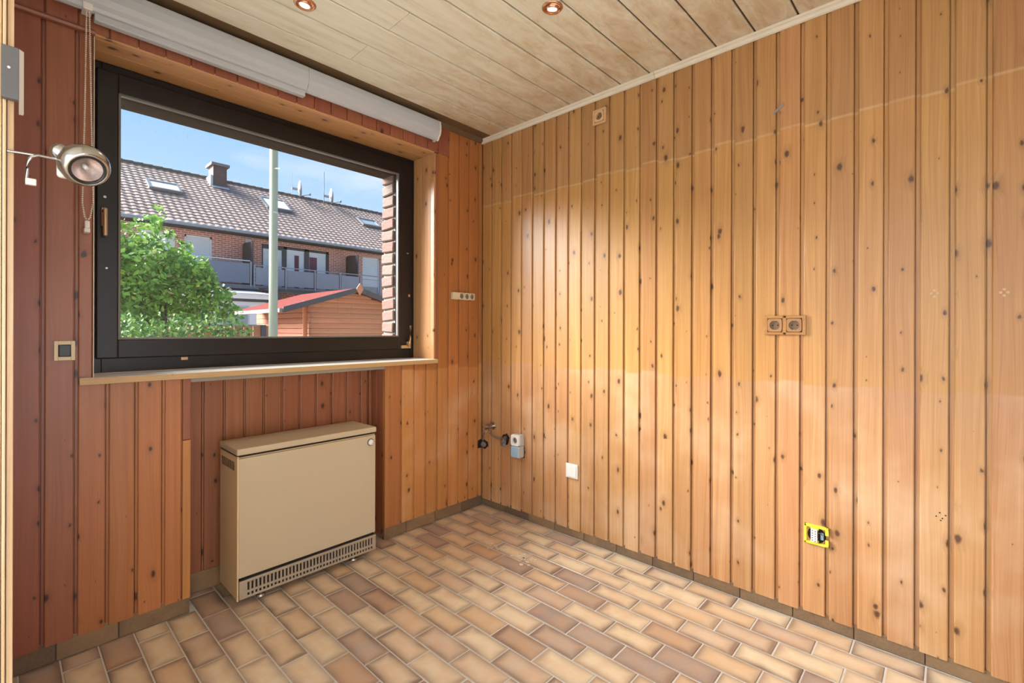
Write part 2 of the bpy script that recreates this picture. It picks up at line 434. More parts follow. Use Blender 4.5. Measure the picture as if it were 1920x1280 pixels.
def enamel(name, c):
    t = NT(name)
    tc = t.n('ShaderNodeTexCoord')
    a = t.n('ShaderNodeTexNoise', {'Vector': tc.outputs['Object'], 'Scale': 2.2, 'Detail': 4})
    m = t.n('ShaderNodeMapping', {'Vector': tc.outputs['Object'], 'Scale': (7, 7, 30)})
    b = t.n('ShaderNodeTexNoise', {'Vector': m.outputs[0], 'Scale': 1.2, 'Detail': 5, 'Distortion': 2.0})
    col = t.mix(a.outputs[0], tuple(x * 0.93 for x in c), c)
    col = t.mix(t.ramp(b.outputs[0], [(0.70, 0.0), (0.76, 0.35)]), col, tuple(x * 0.55 for x in c))
    return t.bsdf(col, 0.36, 0, 0.45)
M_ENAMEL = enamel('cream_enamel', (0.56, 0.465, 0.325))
M_ENAMEL_SIDE_LIT = enamel('lit_tan_enamel', (0.74, 0.54, 0.32))  # tan side, colour lightened in place of light that misses it
M_GRILLE = plain('worn_aluminium', (0.48, 0.42, 0.34), 0.4, metal=0.5, var=0.15)
def emit(name, color, strength):
    t = NT(name)
    e_ = t.n('ShaderNodeEmission', {'Color': c4(color), 'Strength': strength})
    t.t.links.new(e_.outputs[0], t.out.inputs[0]); return t.m
M_LAMP = emit('lit_bulb', (1.0, 0.88, 0.70), 14.0)
def glass_mat():
    t = NT('window_glass')
    fr = t.n('ShaderNodeFresnel', {'IOR': 1.45})
    tr = t.n('ShaderNodeBsdfTransparent', {'Color': (0.97, 0.985, 0.98, 1)})
    gl = t.n('ShaderNodeBsdfGlossy', {'Color': (1, 1, 1, 1), 'Roughness': 0.0})
    mx = t.n('ShaderNodeMixShader', {0: t.math('MULTIPLY', fr.outputs[0], 0.6), 1: tr.outputs[0], 2: gl.outputs[0]})
    # dust specks and rain marks
    tc = t.n('ShaderNodeTexCoord')
    vo = t.n('ShaderNodeTexVoronoi', {'Vector': tc.outputs['Object'], 'Scale': 70.0})
    cs = t.n('ShaderNodeSeparateColor', {0: vo.outputs['Color']})
    sp_ = t.math('MULTIPLY', t.math('LESS_THAN', vo.outputs['Distance'], 0.13), t.math('GREATER_THAN', cs.outputs[0], 0.72))
    df = t.n('ShaderNodeBsdfDiffuse', {'Color': (0.75, 0.72, 0.68, 1)})
    m2 = t.n('ShaderNodeMixShader', {0: t.math('ADD', 0.008, t.math('MULTIPLY', sp_, 0.22)), 1: mx.outputs[0], 2: df.outputs[0]})
    t.t.links.new(m2.outputs[0], t.out.inputs[0])
    return t.m
M_GLASS = glass_mat()
def pane_mat(name, c, rough=0.08, spec=0.6):
    t = NT(name); return t.bsdf(c, rough, 0, spec)

# ------------------------------------------------------------------ geometry constants
H = 2.455                       # ceiling underside
XL = -2.195                     # face of the left wall
YF = -3.45                      # wall behind the camera
SK = 0.018                      # the ceiling boards run slightly out of square

# ================================================================== STRUCTURE
# ---- floor
tile_me = MB()
tw, tl, th = 0.0495, 0.1010, 0.010
bv = 0.0022
tile_me.add([(-tw, -tl, -th), (tw, -tl, -th), (tw, tl, -th), (-tw, tl, -th),
             (-tw, -tl, -bv), (tw, -tl, -bv), (tw, tl, -bv), (-tw, tl, -bv),
             (-tw + bv, -tl + bv, 0), (tw - bv, -tl + bv, 0), (tw - bv, tl - bv, 0), (-tw + bv, tl - bv, 0)],
            [(3, 2, 1, 0), (0, 1, 5, 4), (1, 2, 6, 5), (2, 3, 7, 6), (3, 0, 4, 7),
             (4, 5, 9, 8), (5, 6, 10, 9), (6, 7, 11, 10), (7, 4, 8, 11), (8, 9, 10, 11)])
tile_mesh = tile_me.mesh('tile', M_TILE)
floor = MB().box(-4.0, 0.03, YF, 0.19, -0.12, -0.0022).build('floor', M_GROUT)
structure(floor, 'floor of flamed brown and cream clinker tiles laid in running bond with pale grout', 'floor')
def clip_tile(x0, x1, y0, y1):
    m = MB()
    hx, hy = (x1 - x0) / 2, (y1 - y0) / 2
    b = min(bv, hx * 0.3, hy * 0.3)
    m.add([(-hx, -hy, -th), (hx, -hy, -th), (hx, hy, -th), (-hx, hy, -th),
           (-hx, -hy, -b), (hx, -hy, -b), (hx, hy, -b), (-hx, hy, -b),
           (-hx + b, -hy + b, 0), (hx - b, -hy + b, 0), (hx - b, hy - b, 0), (-hx + b, hy - b, 0)],
          [(3, 2, 1, 0), (0, 1, 5, 4), (1, 2, 6, 5), (2, 3, 7, 6), (3, 0, 4, 7),
           (4, 5, 9, 8), (5, 6, 10, 9), (6, 7, 11, 10), (7, 4, 8, 11), (8, 9, 10, 11)])
    return m.mesh('tile', M_TILE)
PX, PY = 0.1035, 0.207
rest = MB()
n_tiles = 0
for r in range(-3, 36):
    xr1 = -0.2045 - PX * r          # right edge line of the row
    xr0 = xr1 - PX
    if xr1 > 0.02: continue
    a0, a1 = xr0 + 0.00225, min(xr1 - 0.00225, 0.0035)
    for k in range(-2, 20):
        yt = (0.016 if r % 2 == 0 else -0.088) - PY * k
        y1_, y0_ = yt - 0.0025, yt - PY + 0.0025
        cx_ = (a0 + a1) / 2
        top = 0.162 if -1.675 < cx_ < -0.752 else 0.004
        if y0_ > top - 0.01 or y1_ < YF: continue
        y1c = min(y1_, top); y0c = max(y0_, YF)
        # what the camera can see goes in tile by tile
        ddx, ddy = cx_ + 2.2137, (y0_ + y1_) / 2 + 2.319
        fw = ddx * 0.7343 + ddy * 0.6788; rt = ddx * 0.6788 - ddy * 0.7343
        seen = fw > 1.35 and abs(rt) < fw * 1.18 and xr0 > -2.35 and n_tiles < 298
        full = abs((a1 - a0) - 2 * tw) < 0.002 and y1c == y1_ and y0c == y0_
        if seen:
            n_tiles += 1
            me = tile_mesh if full else clip_tile(a0, a1, y0c, y1c)
            o = link_mesh('tile', me, floor, (cx_, (y0c + y1c) / 2, random.uniform(-0.0006, 0.0006)))
        elif xr0 > -4.0:
            rest.box(a0, a1, y0c, y1c, -th, 0)
o = rest.build('tile_field', M_TILE, floor)
o['kind'] = 'stuff'

# ---- right wall: profiled boards
wr = MB().box(0.021, 0.25, YF, 0.02, -0.12, 2.6).build('wall_right', M_MASONRY)
structure(wr, 'right wall clad in vertical honey-coloured knotty pine boards', 'wall')
def board_profile(w, groove, depth=0.009, thick=0.019, r=0.0028, gl=True):
    """2D outline (across, out of wall); face 0..w-groove flush at 0, tongue recessed after it"""
    f = w - groove
    pts = [(0.0, thick), (0.0, r * 1.3), (r * 0.35, r * 0.4), (r * 1.3, 0.0), (f - r * 1.3, 0.0), (f - r * 0.35, r * 0.4), (f, r * 1.3), (f + 0.0002, min(0.016, depth + 0.007)), (f + min(0.0030, groove * 0.3), min(0.016, depth + 0.007)), (f + min(0.0034, groove * 0.34), depth - 0.001), (w + 0.001, depth - 0.001), (w + 0.001, thick)]
    return pts
def vertical_board(w, groove, z0, z1, mat):
    m = MB()
    m.prism(board_profile(w, groove), 'z', z0, z1)
    return m.mesh('board', mat)
pR = 0.0896
yseam0 = -0.2572                 # dark seam of index 0; face runs to it from the window side
me_r = vertical_board(pR, 0.0150, 0.046, 2.446, M_WALL_R)
for i in range(-2, 36):
    # board whose face ends at seam i; local x runs towards -Y
    yend = yseam0 - pR * i
    ystart = yend + (pR - 0.015)
    if ystart > 0.001:
        continue
    if ystart - pR < YF: break
    link_mesh('board', me_r, wr, (0.0 + random.uniform(-0.0007, 0.0007), ystart, random.uniform(-0.003, 0.003)), -PI / 2)
# first narrow board into the corner
ys = yseam0 - pR * (-2) + (pR - 0.015)
ycut = yseam0 + pR * 2
link_mesh('board', vertical_board(-ycut + 0.015 + 0.0, 0.015, 0.046, 2.446, M_WALL_R), wr, (0, 0.0, 0), -PI / 2)

# ---- window wall (wall_back)
OX0, OX1, OZ0, OZ1 = -1.979, -0.414, 1.0, 2.262      # opening
NX0, NX1, NY = -1.675, -0.752, 0.165                 # heater niche
wb = MB()
wb.box(-2.9, OX0 - 0.014, 0.021, 0.27, -0.12, 2.6)
wb.box(OX1 + 0.014, 0.25, 0.021, 0.27, -0.12, 2.6)
wb.box(OX0 - 0.014, OX1 + 0.014, 0.021, 0.24, OZ1 + 0.014, 2.6)
wb.box(OX0 - 0.014, NX0 - 0.014, 0.021, 0.27, -0.12, 0.975)
wb.box(NX1 + 0.014, OX1 + 0.014, 0.021, 0.27, -0.12, 0.975)
wb.box(NX0 - 0.014, NX1 + 0.014, NY + 0.02, 0.27, -0.12, 0.975)
wb = wb.build('wall_back', M_MASONRY)
structure(wb, 'window wall clad in vertical reddish pine boards with a niche below the window', 'wall')
pL = 0.08656
xs = lambda i: -2.1083 + pL * i                      # dark seam lines
G = 0.011
def wb_board(x0, x1, z0, z1, mat, groove=G, y=0.0, name='board'):
    """groove sits at the right end"""
    me = vertical_board(x1 - x0, groove, z0, z1, mat)
    return link_mesh(name, me, wb, (x0, y + random.uniform(-0.0005, 0.0005), 0))
ZB = 0.0644
cacheL = {}
def std_board(i, z0, z1, mat):
    key = (z0, z1, mat.name)
    if key not in cacheL:
        cacheL[key] = vertical_board(pL, G, z0, z1, mat)
    return link_mesh('board', cacheL[key], wb, (xs(i - 1), random.uniform(-0.0006, 0.0006), 0))
# left of the window, full height
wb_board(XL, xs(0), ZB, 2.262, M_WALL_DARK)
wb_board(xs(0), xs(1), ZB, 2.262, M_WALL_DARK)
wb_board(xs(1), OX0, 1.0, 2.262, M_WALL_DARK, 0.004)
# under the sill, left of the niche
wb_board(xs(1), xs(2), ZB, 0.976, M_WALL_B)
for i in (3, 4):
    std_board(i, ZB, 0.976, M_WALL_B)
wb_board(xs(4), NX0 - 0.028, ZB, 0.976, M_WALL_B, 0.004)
# corner strips of the niche
MB().bbox(NX0 - 0.028, NX0, -0.004, NY, ZB, 0.72, 0.002).build('corner_strip', M_EDGE, wb)
MB().bbox(NX0 - 0.028, NX0, -0.004, NY, 0.722, 0.974, 0.002).build('corner_strip', M_TRIM_RED, wb)
MB().bbox(NX1, NX1 + 0.022, -0.003, 0.02, ZB, 0.974, 0.002).build('corner_strip', M_EDGE, wb)
# right of the niche under the sill
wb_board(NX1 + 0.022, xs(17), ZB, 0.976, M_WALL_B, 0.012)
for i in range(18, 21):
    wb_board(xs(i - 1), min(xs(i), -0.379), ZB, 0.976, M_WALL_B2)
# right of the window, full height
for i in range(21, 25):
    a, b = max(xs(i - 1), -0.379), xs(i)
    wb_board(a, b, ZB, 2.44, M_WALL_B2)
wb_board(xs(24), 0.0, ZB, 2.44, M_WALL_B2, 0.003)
# niche lining
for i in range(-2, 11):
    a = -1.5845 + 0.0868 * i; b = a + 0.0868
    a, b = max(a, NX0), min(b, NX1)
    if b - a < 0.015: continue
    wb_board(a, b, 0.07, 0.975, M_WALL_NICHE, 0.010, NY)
MB().bbox(NX1 - 0.016, NX1, NY - 0.03, NY, 0.07, 0.955, 0.003).build('corner_strip', M_TRIM_RED, wb)
for (a, b) in ((0.02, 0.085), (0.087, 0.140)):
    MB().bbox(NX1, NX1 + 0.012, a, b, 0.02, 0.955, 0.0015).build('side_board', M_WALL_NICHE, wb)
# frieze of short boards over the rail
for i in range(-1, 22):
    a, b = max(XL, xs(i)), min(xs(i + 1), -0.290)
    if b - a < 0.01: continue
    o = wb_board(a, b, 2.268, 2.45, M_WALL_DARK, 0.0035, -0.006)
MB().prism([(-0.004, 2.256), (-0.017, 2.258), (-0.021, 2.266), (-0.016, 2.274), (-0.004, 2.276)], 'x', XL, OX0).build('rail', M_TRIM_RED_X, wb)
# strips round the opening
MB().bbox(OX1 + 0.0123, -0.379, -0.004, 0.02, 1.0, 2.262, 0.0015).build('edge_strip', M_TRIM_RED, wb)
MB().bbox(OX0 - 0.003, OX0, -0.004, 0.02, 1.0, 2.262, 0.001).build('edge_strip', M_TRIM_WHITE, wb)
# lining of the reveal
for (a, b, c) in ((-0.003, 0.034, M_REVEAL_Z), (0.0355, 0.126, M_REVEAL_Z), (0.1275, 0.206, M_TRIM_RED)):
    MB().bbox(OX1, OX1 + 0.012, a, b, 1.0, OZ1, 0.0012).build('reveal_board', M_REVEAL_Z, wb)
    MB().bbox(OX0 - 0.012, OX0, max(a, 0.0205), b, 1.0, OZ1, 0.0012).build('reveal_board', M_REVEAL_Z, wb)
for (a, b) in ((-0.004, 0.020), (0.0215, 0.112), (0.1135, 0.206)):
    MB().bbox(OX0, OX1, a, b, OZ1, OZ1 + 0.012, 0.0012).build('soffit_board', M_REVEAL_X, wb)
# brick reveal outside the glass, brick by brick
def brick_mat():
    t = NT('rough_brick'); oi = t.n('ShaderNodeObjectInfo'); tc = t.n('ShaderNodeTexCoord')
    n1 = t.n('ShaderNodeTexNoise', {'Vector': tc.outputs['Object'], 'Scale': 60.0, 'Detail': 4})
    base = t.ramp(oi.outputs['Random'], [(0.0, (0.17, 0.055, 0.04)), (0.5, (0.14, 0.07, 0.055)), (1.0, (0.15, 0.11, 0.09))])
    col = t.mix(n1.outputs[0], base, (0.08, 0.055, 0.048))
    return t.bsdf(col, 0.85, 0, 0.3, n1.outputs[0], 0.8, 0.006)
M_BRICK = brick_mat()
MB().box(-0.505, -0.30, 0.275, 0.405, 0.85, 2.16).build('mortar', plain('mortar', (0.17, 0.155, 0.14), 0.9), wb)
bk = MB().bbox(-0.017, 0.017, -0.066, 0.066, -0.0315, 0.0315, 0.006, seg=1).mesh('brick', M_BRICK)
z = 0.9; i = 0
while z < 2.15:
    o = link_mesh('brick', bk, wb, (-0.503 + random.uniform(-0.004, 0.004), 0.343 + random.uniform(-0.003, 0.003), z))
    o.rotation_euler = (random.uniform(-0.08, 0.08), 0, random.uniform(-0.04, 0.04))
    z += 0.0735; i += 1
# timber lintel outside
MB().bbox(-2.1, -0.30, 0.240, 0.40, 2.160, 2.42, 0.004).build('lintel', wood('dark_lintel', (0.030, 0.016, 0.011), (0.018, 0.009, 0.006), axis='x', rough=0.9, spec=0.05), wb)

# ---- ceiling
ceil = MB().box(-4.0, 0.25, YF, 0.25, H + 0.010, 2.62).build('ceiling', M_CEIL_BACK)
structure(ceil, 'ceiling of long whitewashed stained panels with dark grooves between them', 'ceiling')
def panel(x0, x1, y1, w=0.1615):
    """panel running along x; its window-side edge is y1 at the right wall"""
    m = MB()
    g = 0.0085
    pts = [(0, 0.0085), (0, 0.0018), (0.0018, 0), (w - g - 0.0018, 0), (w - g, 0.0018), (w - g, 0.0085)]
    m.prism([(-p[0], p[1]) for p in pts], 'x', x0, x1)
    o = m.build('panel', M_CEIL, ceil, (0, y1, H), -SK)
    return o
yg = -0.258 + 0.1615
k = 0
while yg > YF + 0.05:
    if k in (1, 3):
        panel(-4.0, -1.0935, yg); panel(-1.0915, -0.004, yg)
    else:
        panel(-4.0, -0.004, yg)
    yg -= 0.1615; k += 1
# dark strip and moulding where ceiling meets the window wall
MB().box(-2.4, -0.0, -0.105, 0.01, H - 0.0005, H + 0.01).build('edge_strip', M_DARKSTRIP, ceil)
t1 = MB().prism([(0.0, H - 0.001), (0.0, H - 0.022), (-0.008, H - 0.022), (-0.016, H - 0.014), (-0.024, H - 0.008), (-0.028, H - 0.001)], 'x', -2.2, -0.02)
structure(t1.build('trim_1', M_DARKSTRIP), 'narrow brown moulding along the ceiling above the window', 'moulding')
tr = struct_empty('trim_2', 'whitewashed ceiling moulding along the top of the honey-coloured pine wall', 'moulding', (0, 0, H))
pr = [(0.0, -0.0005), (0.0, -0.024), (-0.007, -0.025), (-0.013, -0.021), (-0.017, -0.014), (-0.0175, -0.010), (-0.024, -0.0075), (-0.030, -0.0005)]
MB().prism(pr, 'y', YF, -1.245).build('moulding_length', M_TRIM_WHITE, tr)
MB().prism(pr, 'y', -1.243, -0.0).build('moulding_length', M_TRIM_WHITE, tr)

# ---- tiled skirting
def skirting(name, label, segs, h=0.062):
    root = struct_empty(name, label, 'skirting')
    for (x0, x1, y0, y1, hh) in segs:
        MB().bbox(x0, x1, y0, y1, 0.0, hh, 0.0015, seg=1).build('tile', M_BASETILE, root)
    return root
segs = []
y = 0.004
for b_ in [-0.204 - 0.2055 * j for j in range(0, 16)]:
    segs.append((0.004, 0.015, b_ + 0.0015, y - 0.0015, 0.056)); y = b_
skirting('baseboard_right', 'low skirting of brown clinker tiles under the right pine wall', segs)
segs = []
cuts = [XL, -2.078, -1.905, NX0]
for a, b in zip(cuts, cuts[1:]): segs.append((a + 0.0015, b - 0.0015, 0.004, 0.016, 0.075))
cuts = [NX1, -0.604, -0.393, -0.176, 0.003]
for a, b in zip(cuts, cuts[1:]): segs.append((a + 0.0015, b - 0.0015, 0.004, 0.016, 0.075))
cuts = [NX0, -1.49, -1.285, -1.08, -0.875, NX1]
for a, b in zip(cuts, cuts[1:]): segs.append((a + 0.0015, b - 0.0015, NY - 0.006, NY + 0.006, 0.085))
skirting('baseboard_back', 'low skirting of brown clinker tiles under the window wall and in the niche', segs)

# ---- left wall with the doorway the picture is taken from
DY = -0.90
wl = MB()
wl.box(XL - 0.12, XL, DY + 0.02, 0.021, -0.12, 2.6)
wl.box(XL - 0.12, XL, YF, -3.15, -0.12, 2.6)
wl.box(XL - 0.12, XL, -3.15, DY + 0.02, 2.36, 2.6)
wl = wl.build('wall_left', M_PLASTER)
structure(wl, 'left wall seen edge-on beside the door casing', 'wall')
d1 = struct_empty('door_1', 'pale ribbed pine casing of the doorway at the left picture edge', 'door casing', (XL, DY, 0))
for (x0, x1, y0) in ((-0.010, 0.0, 0.004), (-0.0165, -0.0110, -0.004), (-0.026, -0.0175, 0.001), (-0.034, -0.0270, -0.005), (-0.060, -0.035, 0.0), (-0.12, -0.061, -0.002)):
    MB().bbox(x0, x1, y0, 0.02, 0.0, 2.36, 0.0015).build('casing_strip', M_CASING, d1)
# ---- unseen wall behind the camera, opening added for the fill lamp; next room
wf = MB()
wf.box(-4.0, -2.15, YF - 0.2, YF, -0.12, 2.6)
wf.box(-1.49, 0.25, YF - 0.2, YF, -0.12, 2.6)
wf.box(-2.15, -1.49, YF - 0.2, YF, -0.12, 0.0)
wf.box(-2.15, -1.49, YF - 0.2, YF, 2.2, 2.6)
structure(wf.build('wall_front', M_PLASTER), 'unseen wall behind the camera with an opening added for the fill light', 'wall')
wn = MB()
wn.box(-4.0, -3.82, YF, 0.2, -0.12, 0.35)
wn.box(-4.0, -3.82, YF, 0.2, 2.35, 2.6)
wn.box(-4.0, -3.82, YF, -2.9, 0.35, 2.35)
wn.box(-4.0, -3.82, -1.2, 0.2, 0.35, 2.35)
wn.box(-3.82, XL - 0.12, 0.0, 0.2, -0.12, 2.6)
structure(wn.build('wall_next_room', M_PLASTER), 'white wall of the next room beyond the doorway', 'wall')

# ================================================================== WINDOW
win = struct_empty('window_1', 'single large tilt window with black-brown frame over the heater', 'window', ((OX0 + OX1) / 2, 0.2, OZ0))
wo = Vector(win.location)
def wbuild(mb, name, mat, parent=None, label=None):
    p = parent or win
    o = mb.build(name, mat, None)
    o.data.transform(Matrix.Translation(-wo))
    o.parent = p
    if label: o['label'] = label
    return o
def ring(mb, x0, x1, z0, z1, wl_, wr_, wb_, wt_, y0, y1, b=0.004):
    mb.bbox(x0, x0 + wl_, y0, y1, z0, z1, b)
    mb.bbox(x1 - wr_, x1, y0, y1, z0, z1, b)
    mb.bbox(x0 + wl_ - 0.004, x1 - wr_ + 0.004, y0, y1, z0, z0 + wb_, b)
    mb.bbox(x0 + wl_ - 0.004, x1 - wr_ + 0.004, y0, y1, z1 - wt_, z1, b)
    return mb
wbuild(ring(MB(), OX0, OX1, OZ0, OZ1, 0.045, 0.045, 0.062, 0.045, 0.204, 0.236), 'frame', M_FRAME)
SX0, SX1, SZ0, SZ1 = -1.955, -0.440, 1.058, 2.228     # sash outer
GX0, GX1, GZ0, GZ1 = -1.884, -0.540, 1.137, 2.144     # sight line
sash = wbuild(ring(MB(), SX0, SX1, SZ0, SZ1, GX0 - SX0, SX1 - GX1, GZ0 - SZ0, SZ1 - GZ1, 0.186, 0.216, 0.005), 'sash', M_FRAME)
wbuild(ring(MB(), GX0 - 0.002, GX1 + 0.002, GZ0 - 0.002, GZ1 + 0.002, 0.008, 0.008, 0.008, 0.008, 0.1845, 0.204, 0.0015), 'glazing_bead', M_BEAD, sash)
wbuild(MB().box(GX0, GX1, 0.205, 0.209, GZ0, GZ1), 'glass_pane', M_GLASS, sash)
# handle
h = MB()
h.bbox(-1.9405, -1.921, 0.176, 0.187, 1.592, 1.668, 0.003)
hd = wbuild(h, 'handle', M_BRONZE, None, 'bronze window handle turned down')
h = MB()
h.cyl((-1.931, 0.178, 1.652), (-1.931, 0.145, 1.652), 0.0075)
wbuild(h, 'handle_neck', M_BRONZE, hd)
h = MB()
h.bbox(-1.939, -1.924, 0.134, 0.150, 1.548, 1.660, 0.005)
wbuild(h, 'handle_grip', M_BRONZE, hd)
for (x, zz, rr) in ((-1.928, 1.712, 0.005), (-1.922, 1.425, 0.004)):
    wbuild(MB().cyl((x, 0.187, zz), (x, 0.1835, zz), rr), 'screw_cap', M_STEEL)
# remains of the stay and striker at lower right
st = MB()
st.bbox(-0.524, -0.456, 0.172, 0.190, 1.062, 1.082, 0.002)
st.bbox(-0.482, -0.455, 0.172, 0.190, 1.080, 1.105, 0.003)
sto = wbuild(st, 'corner_hinge', M_BRASS, None, 'brass corner hinge of the sash')
wbuild(MB().tube([(-0.475, 0.168, 1.083), (-0.468, 0.165, 1.12), (-0.466, 0.163, 1.205)], [0.008, 0.006, 0.0065], 8), 'hinge_arm', M_BRASS, sto)
wbuild(MB().cyl((-0.475, 0.172, 1.083), (-0.475, 0.160, 1.083), 0.010), 'hinge_pin', M_BRONZE, sto)
wbuild(MB().bbox(-0.468, -0.455, 0.183, 0.190, 1.385, 1.402, 0.002), 'filler_patch', plain('orange_putty', (0.55, 0.24, 0.08), 0.7))
wbuild(MB().bbox(-0.480, -0.466, 0.184, 0.190, 1.655, 1.663, 0.002), 'screw_cap', M_STEEL)
wbuild(MB().bbox(-1.668, -1.640, 0.192, 0.210, 1.040, 1.056, 0.003), 'catch', M_BRONZE, None, 'small brown metal catch under the sash')
# sill
wbuild(MB().bbox(-2.020, -0.405, -0.026, 0.206, 0.985, 1.0005, 0.002), 'sill', M_SILL, None, 'white sill board')
wbuild(MB().bbox(-2.021, -0.404, -0.034, -0.026, 0.976, 0.9995, 0.0015), 'sill_edge', M_SILL_EDGE, None, 'bare wooden front edge of the sill')
wbuild(MB().bbox(NX0, NX1 + 0.002, 0.0, 0.020, 0.958, 0.984, 0.001), 'sill_batten', M_GREYBAR, None, 'grey batten under the sill in the niche')

# ================================================================== HEATER
hx0, hx1, hy0, hy1 = -1.535, -0.880, -0.118, 0.112
ht = thing('storage_heater', 'cream enamelled night-storage heater standing in the niche below the window', 'heater', ((hx0 + hx1) / 2, (hy0 + hy1) / 2, 0))
ho = Vector(ht.location)
def hb(mb, name, mat, parent=None, label=None):
    o = mb.build(name, mat, None); o.data.transform(Matrix.Translation(-ho)); o.parent = parent or ht
    if label: o['label'] = label
    return o
body = MB()
body.box(hx0 + 0.001, hx0 + 0.004, hy0 + 0.010, hy1, 0.034, 0.638)
body.box(hx1 - 0.004, hx1 - 0.001, hy0 + 0.010, hy1, 0.034, 0.638)
body.box(hx0 + 0.004, hx1 - 0.004, hy1 - 0.004, hy1, 0.034, 0.638)
body.box(hx0 + 0.004, hx1 - 0.004, hy0 + 0.014, hy1 - 0.004, 0.034, 0.040)
body.box(hx0 + 0.004, hx1 - 0.004, hy0 + 0.012, hy0 + 0.016, 0.135, 0.638)
body.prism([(hx0, hy0), (hx0 + 0.006, hy0), (hx0 + 0.006, hy0 + 0.012), (hx0, hy0 + 0.012)], 'z', 0.03, 0.640)
bo = hb(body, 'body', M_ENAMEL_SIDE_LIT)
v = MB()
for k_ in range(11):
    yy = hy0 + 0.040 + k_ * 0.0155
    v.prism([(yy, 0.575), (yy + 0.0045, 0.575), (yy + 0.0085, 0.612), (yy + 0.004, 0.612)], 'x', hx0 - 0.0004, hx0 + 0.0012)
hb(v, 'side_vent', M_HOLE, bo, 'row of slanted dark vent slots')
hb(MB().bbox(hx0 + 0.006, hx1 - 0.001, hy0, hy0 + 0.012, 0.124, 0.630, 0.0025), 'front_panel', M_ENAMEL, None, 'plain scuffed cream front panel')
hb(MB().bbox(hx0 - 0.002, hx1 + 0.002, hy0 - 0.004, hy1 + 0.002, 0.645, 0.672, 0.004), 'lid', M_ENAMEL)
hb(MB().box(hx0 + 0.004, hx1 - 0.004, hy0 + 0.006, hy1 - 0.004, 0.636, 0.646), 'lid_gap', M_HOLE)
kn = MB()
Mk = Matrix.Translation((hx1 - 0.030, hy0, 0.596)) @ Matrix.Rotation(PI / 2, 4, 'X')
kn.lathe([(0.0185, 0.0), (0.0185, 0.004), (0.0165, 0.006), (0.0165, 0.002)], Mk, 24)
ko = hb(kn, 'knob_ring', M_GREYMETAL)
kn = MB(); kn.lathe([(0.0150, 0.0), (0.0150, 0.006), (0.0135, 0.011), (0.002, 0.0115)], Mk, 24)
hb(kn, 'thermostat_knob', M_WHITE, ko, 'round white thermostat knob')
# outlet grille: frame with two rows of slots
gz0, gz1 = 0.034, 0.112
gr = MB()
gy0, gy1 = hy0 - 0.004, hy0 + 0.004
n_s = 38
sx0, sx1 = hx0 + 0.036, hx1 - 0.016
gr.bbox(hx0 + 0.008, sx0, gy0, gy1, gz0, gz1, 0.0015)
gr.bbox(sx1, hx1, gy0, gy1, gz0, gz1, 0.0015)
gr.bbox(hx0 + 0.008, hx1, gy0 - 0.001, gy1, gz1 - 0.012, gz1, 0.002)
gr.bbox(hx0 + 0.008, hx1, gy0 - 0.001, gy1, gz0, gz0 + 0.010, 0.002)
gr.box(sx0, sx1, gy0, gy1, 0.056, 0.066)
pt = (sx1 - sx0) / n_s
for k_ in range(n_s + 1):
    gr.box(sx0 + k_ * pt - pt * 0.24, sx0 + k_ * pt + pt * 0.24, gy0 + 0.0005, gy1, gz0 + 0.008, gz1 - 0.010)
go = hb(gr, 'outlet_grille', M_GRILLE, None, 'metal warm-air grille with two rows of slots')
hb(MB().box(hx0 + 0.012, hx1 - 0.006, hy0 + 0.006, hy0 + 0.012, 0.036, 0.122), 'grille_dark', M_HOLE, go)
for (x, yy) in ((hx0 + 0.11, hy0 + 0.045), (hx1 - 0.10, hy0 + 0.045), (hx0 + 0.11, hy1 - 0.04), (hx1 - 0.10, hy1 - 0.04)):
    hb(MB().cyl((x, yy, 0.0), (x, yy, 0.008), 0.020, 0.018).cyl((x, yy, 0.008), (x, yy, 0.036), 0.007), 'foot', M_STEEL)

# ================================================================== BLIND
def blind_profile(y0=-0.005):
    return [(y0, 2.442), (y0 - 0.050, 2.440), (y0 - 0.066, 2.430), (y0 - 0.070, 2.405), (y0 - 0.070, 2.372), (y0 - 0.064, 2.350),
            (y0 - 0.052, 2.338), (y0 - 0.048, 2.326), (y0 - 0.036, 2.320), (y0 - 0.030, 2.330), (y0, 2.334)]
bl = thing('roller_blind', 'white roller blind cassette over the left half of the window with bead chain', 'blind', (-1.65, -0.005, 2.32))
b0 = Vector(bl.location)
def rel(mb, name, mat, root, parent=None, label=None):
    o = mb.build(name, mat, None); o.data.transform(Matrix.Translation(-Vector(root.location))); o.parent = parent or root
    if label: o['label'] = label
    return o
rel(MB().prism(blind_profile(), 'x', -2.10, -1.2165, smooth=False), 'cassette', M_BLIND, bl)
rel(MB().bbox(-1.985, -1.222, -0.050, -0.018, 2.296, 2.322, 0.003), 'bottom_bar', M_BLIND, bl)
rel(MB().bbox(-2.018, -1.990, -0.062, -0.006, 2.318, 2.345, 0.004), 'chain_wheel_housing', M_WHITE, bl)
ch = MB()
path = []
for (x, zz) in ((-2.006, 2.333), (-2.010, 1.972), (-2.016, 1.628), (-2.010, 1.580), (-2.003, 1.566), (-1.995, 1.580), (-1.987, 1.634), (-1.993, 1.978), (-1.999, 2.336)):
    path.append(Vector((x, -0.05, zz)))
for a, b in zip(path, path[1:]):
    n_b = max(1, int((b - a).length / 0.0075))
    for k_ in range(n_b):
        ch.sphere(a.lerp(b, k_ / n_b), 0.0031, 6, 4)
ch.tube(path, 0.0008, 5)
co = rel(ch, 'bead_chain', M_CREAM if False else plain('ivory_beads', (0.74, 0.66, 0.56), 0.4), bl)
cl = MB()
cl.bbox(-2.010, -1.996, -0.058, -0.042, 1.540, 1.566, 0.003)
cl.bbox(-2.011, -1.994, -0.046, -0.004, 1.526, 1.542, 0.002)
rel(cl, 'chain_clip', M_CLEAR, bl, None, 'clear plastic chain tensioner')
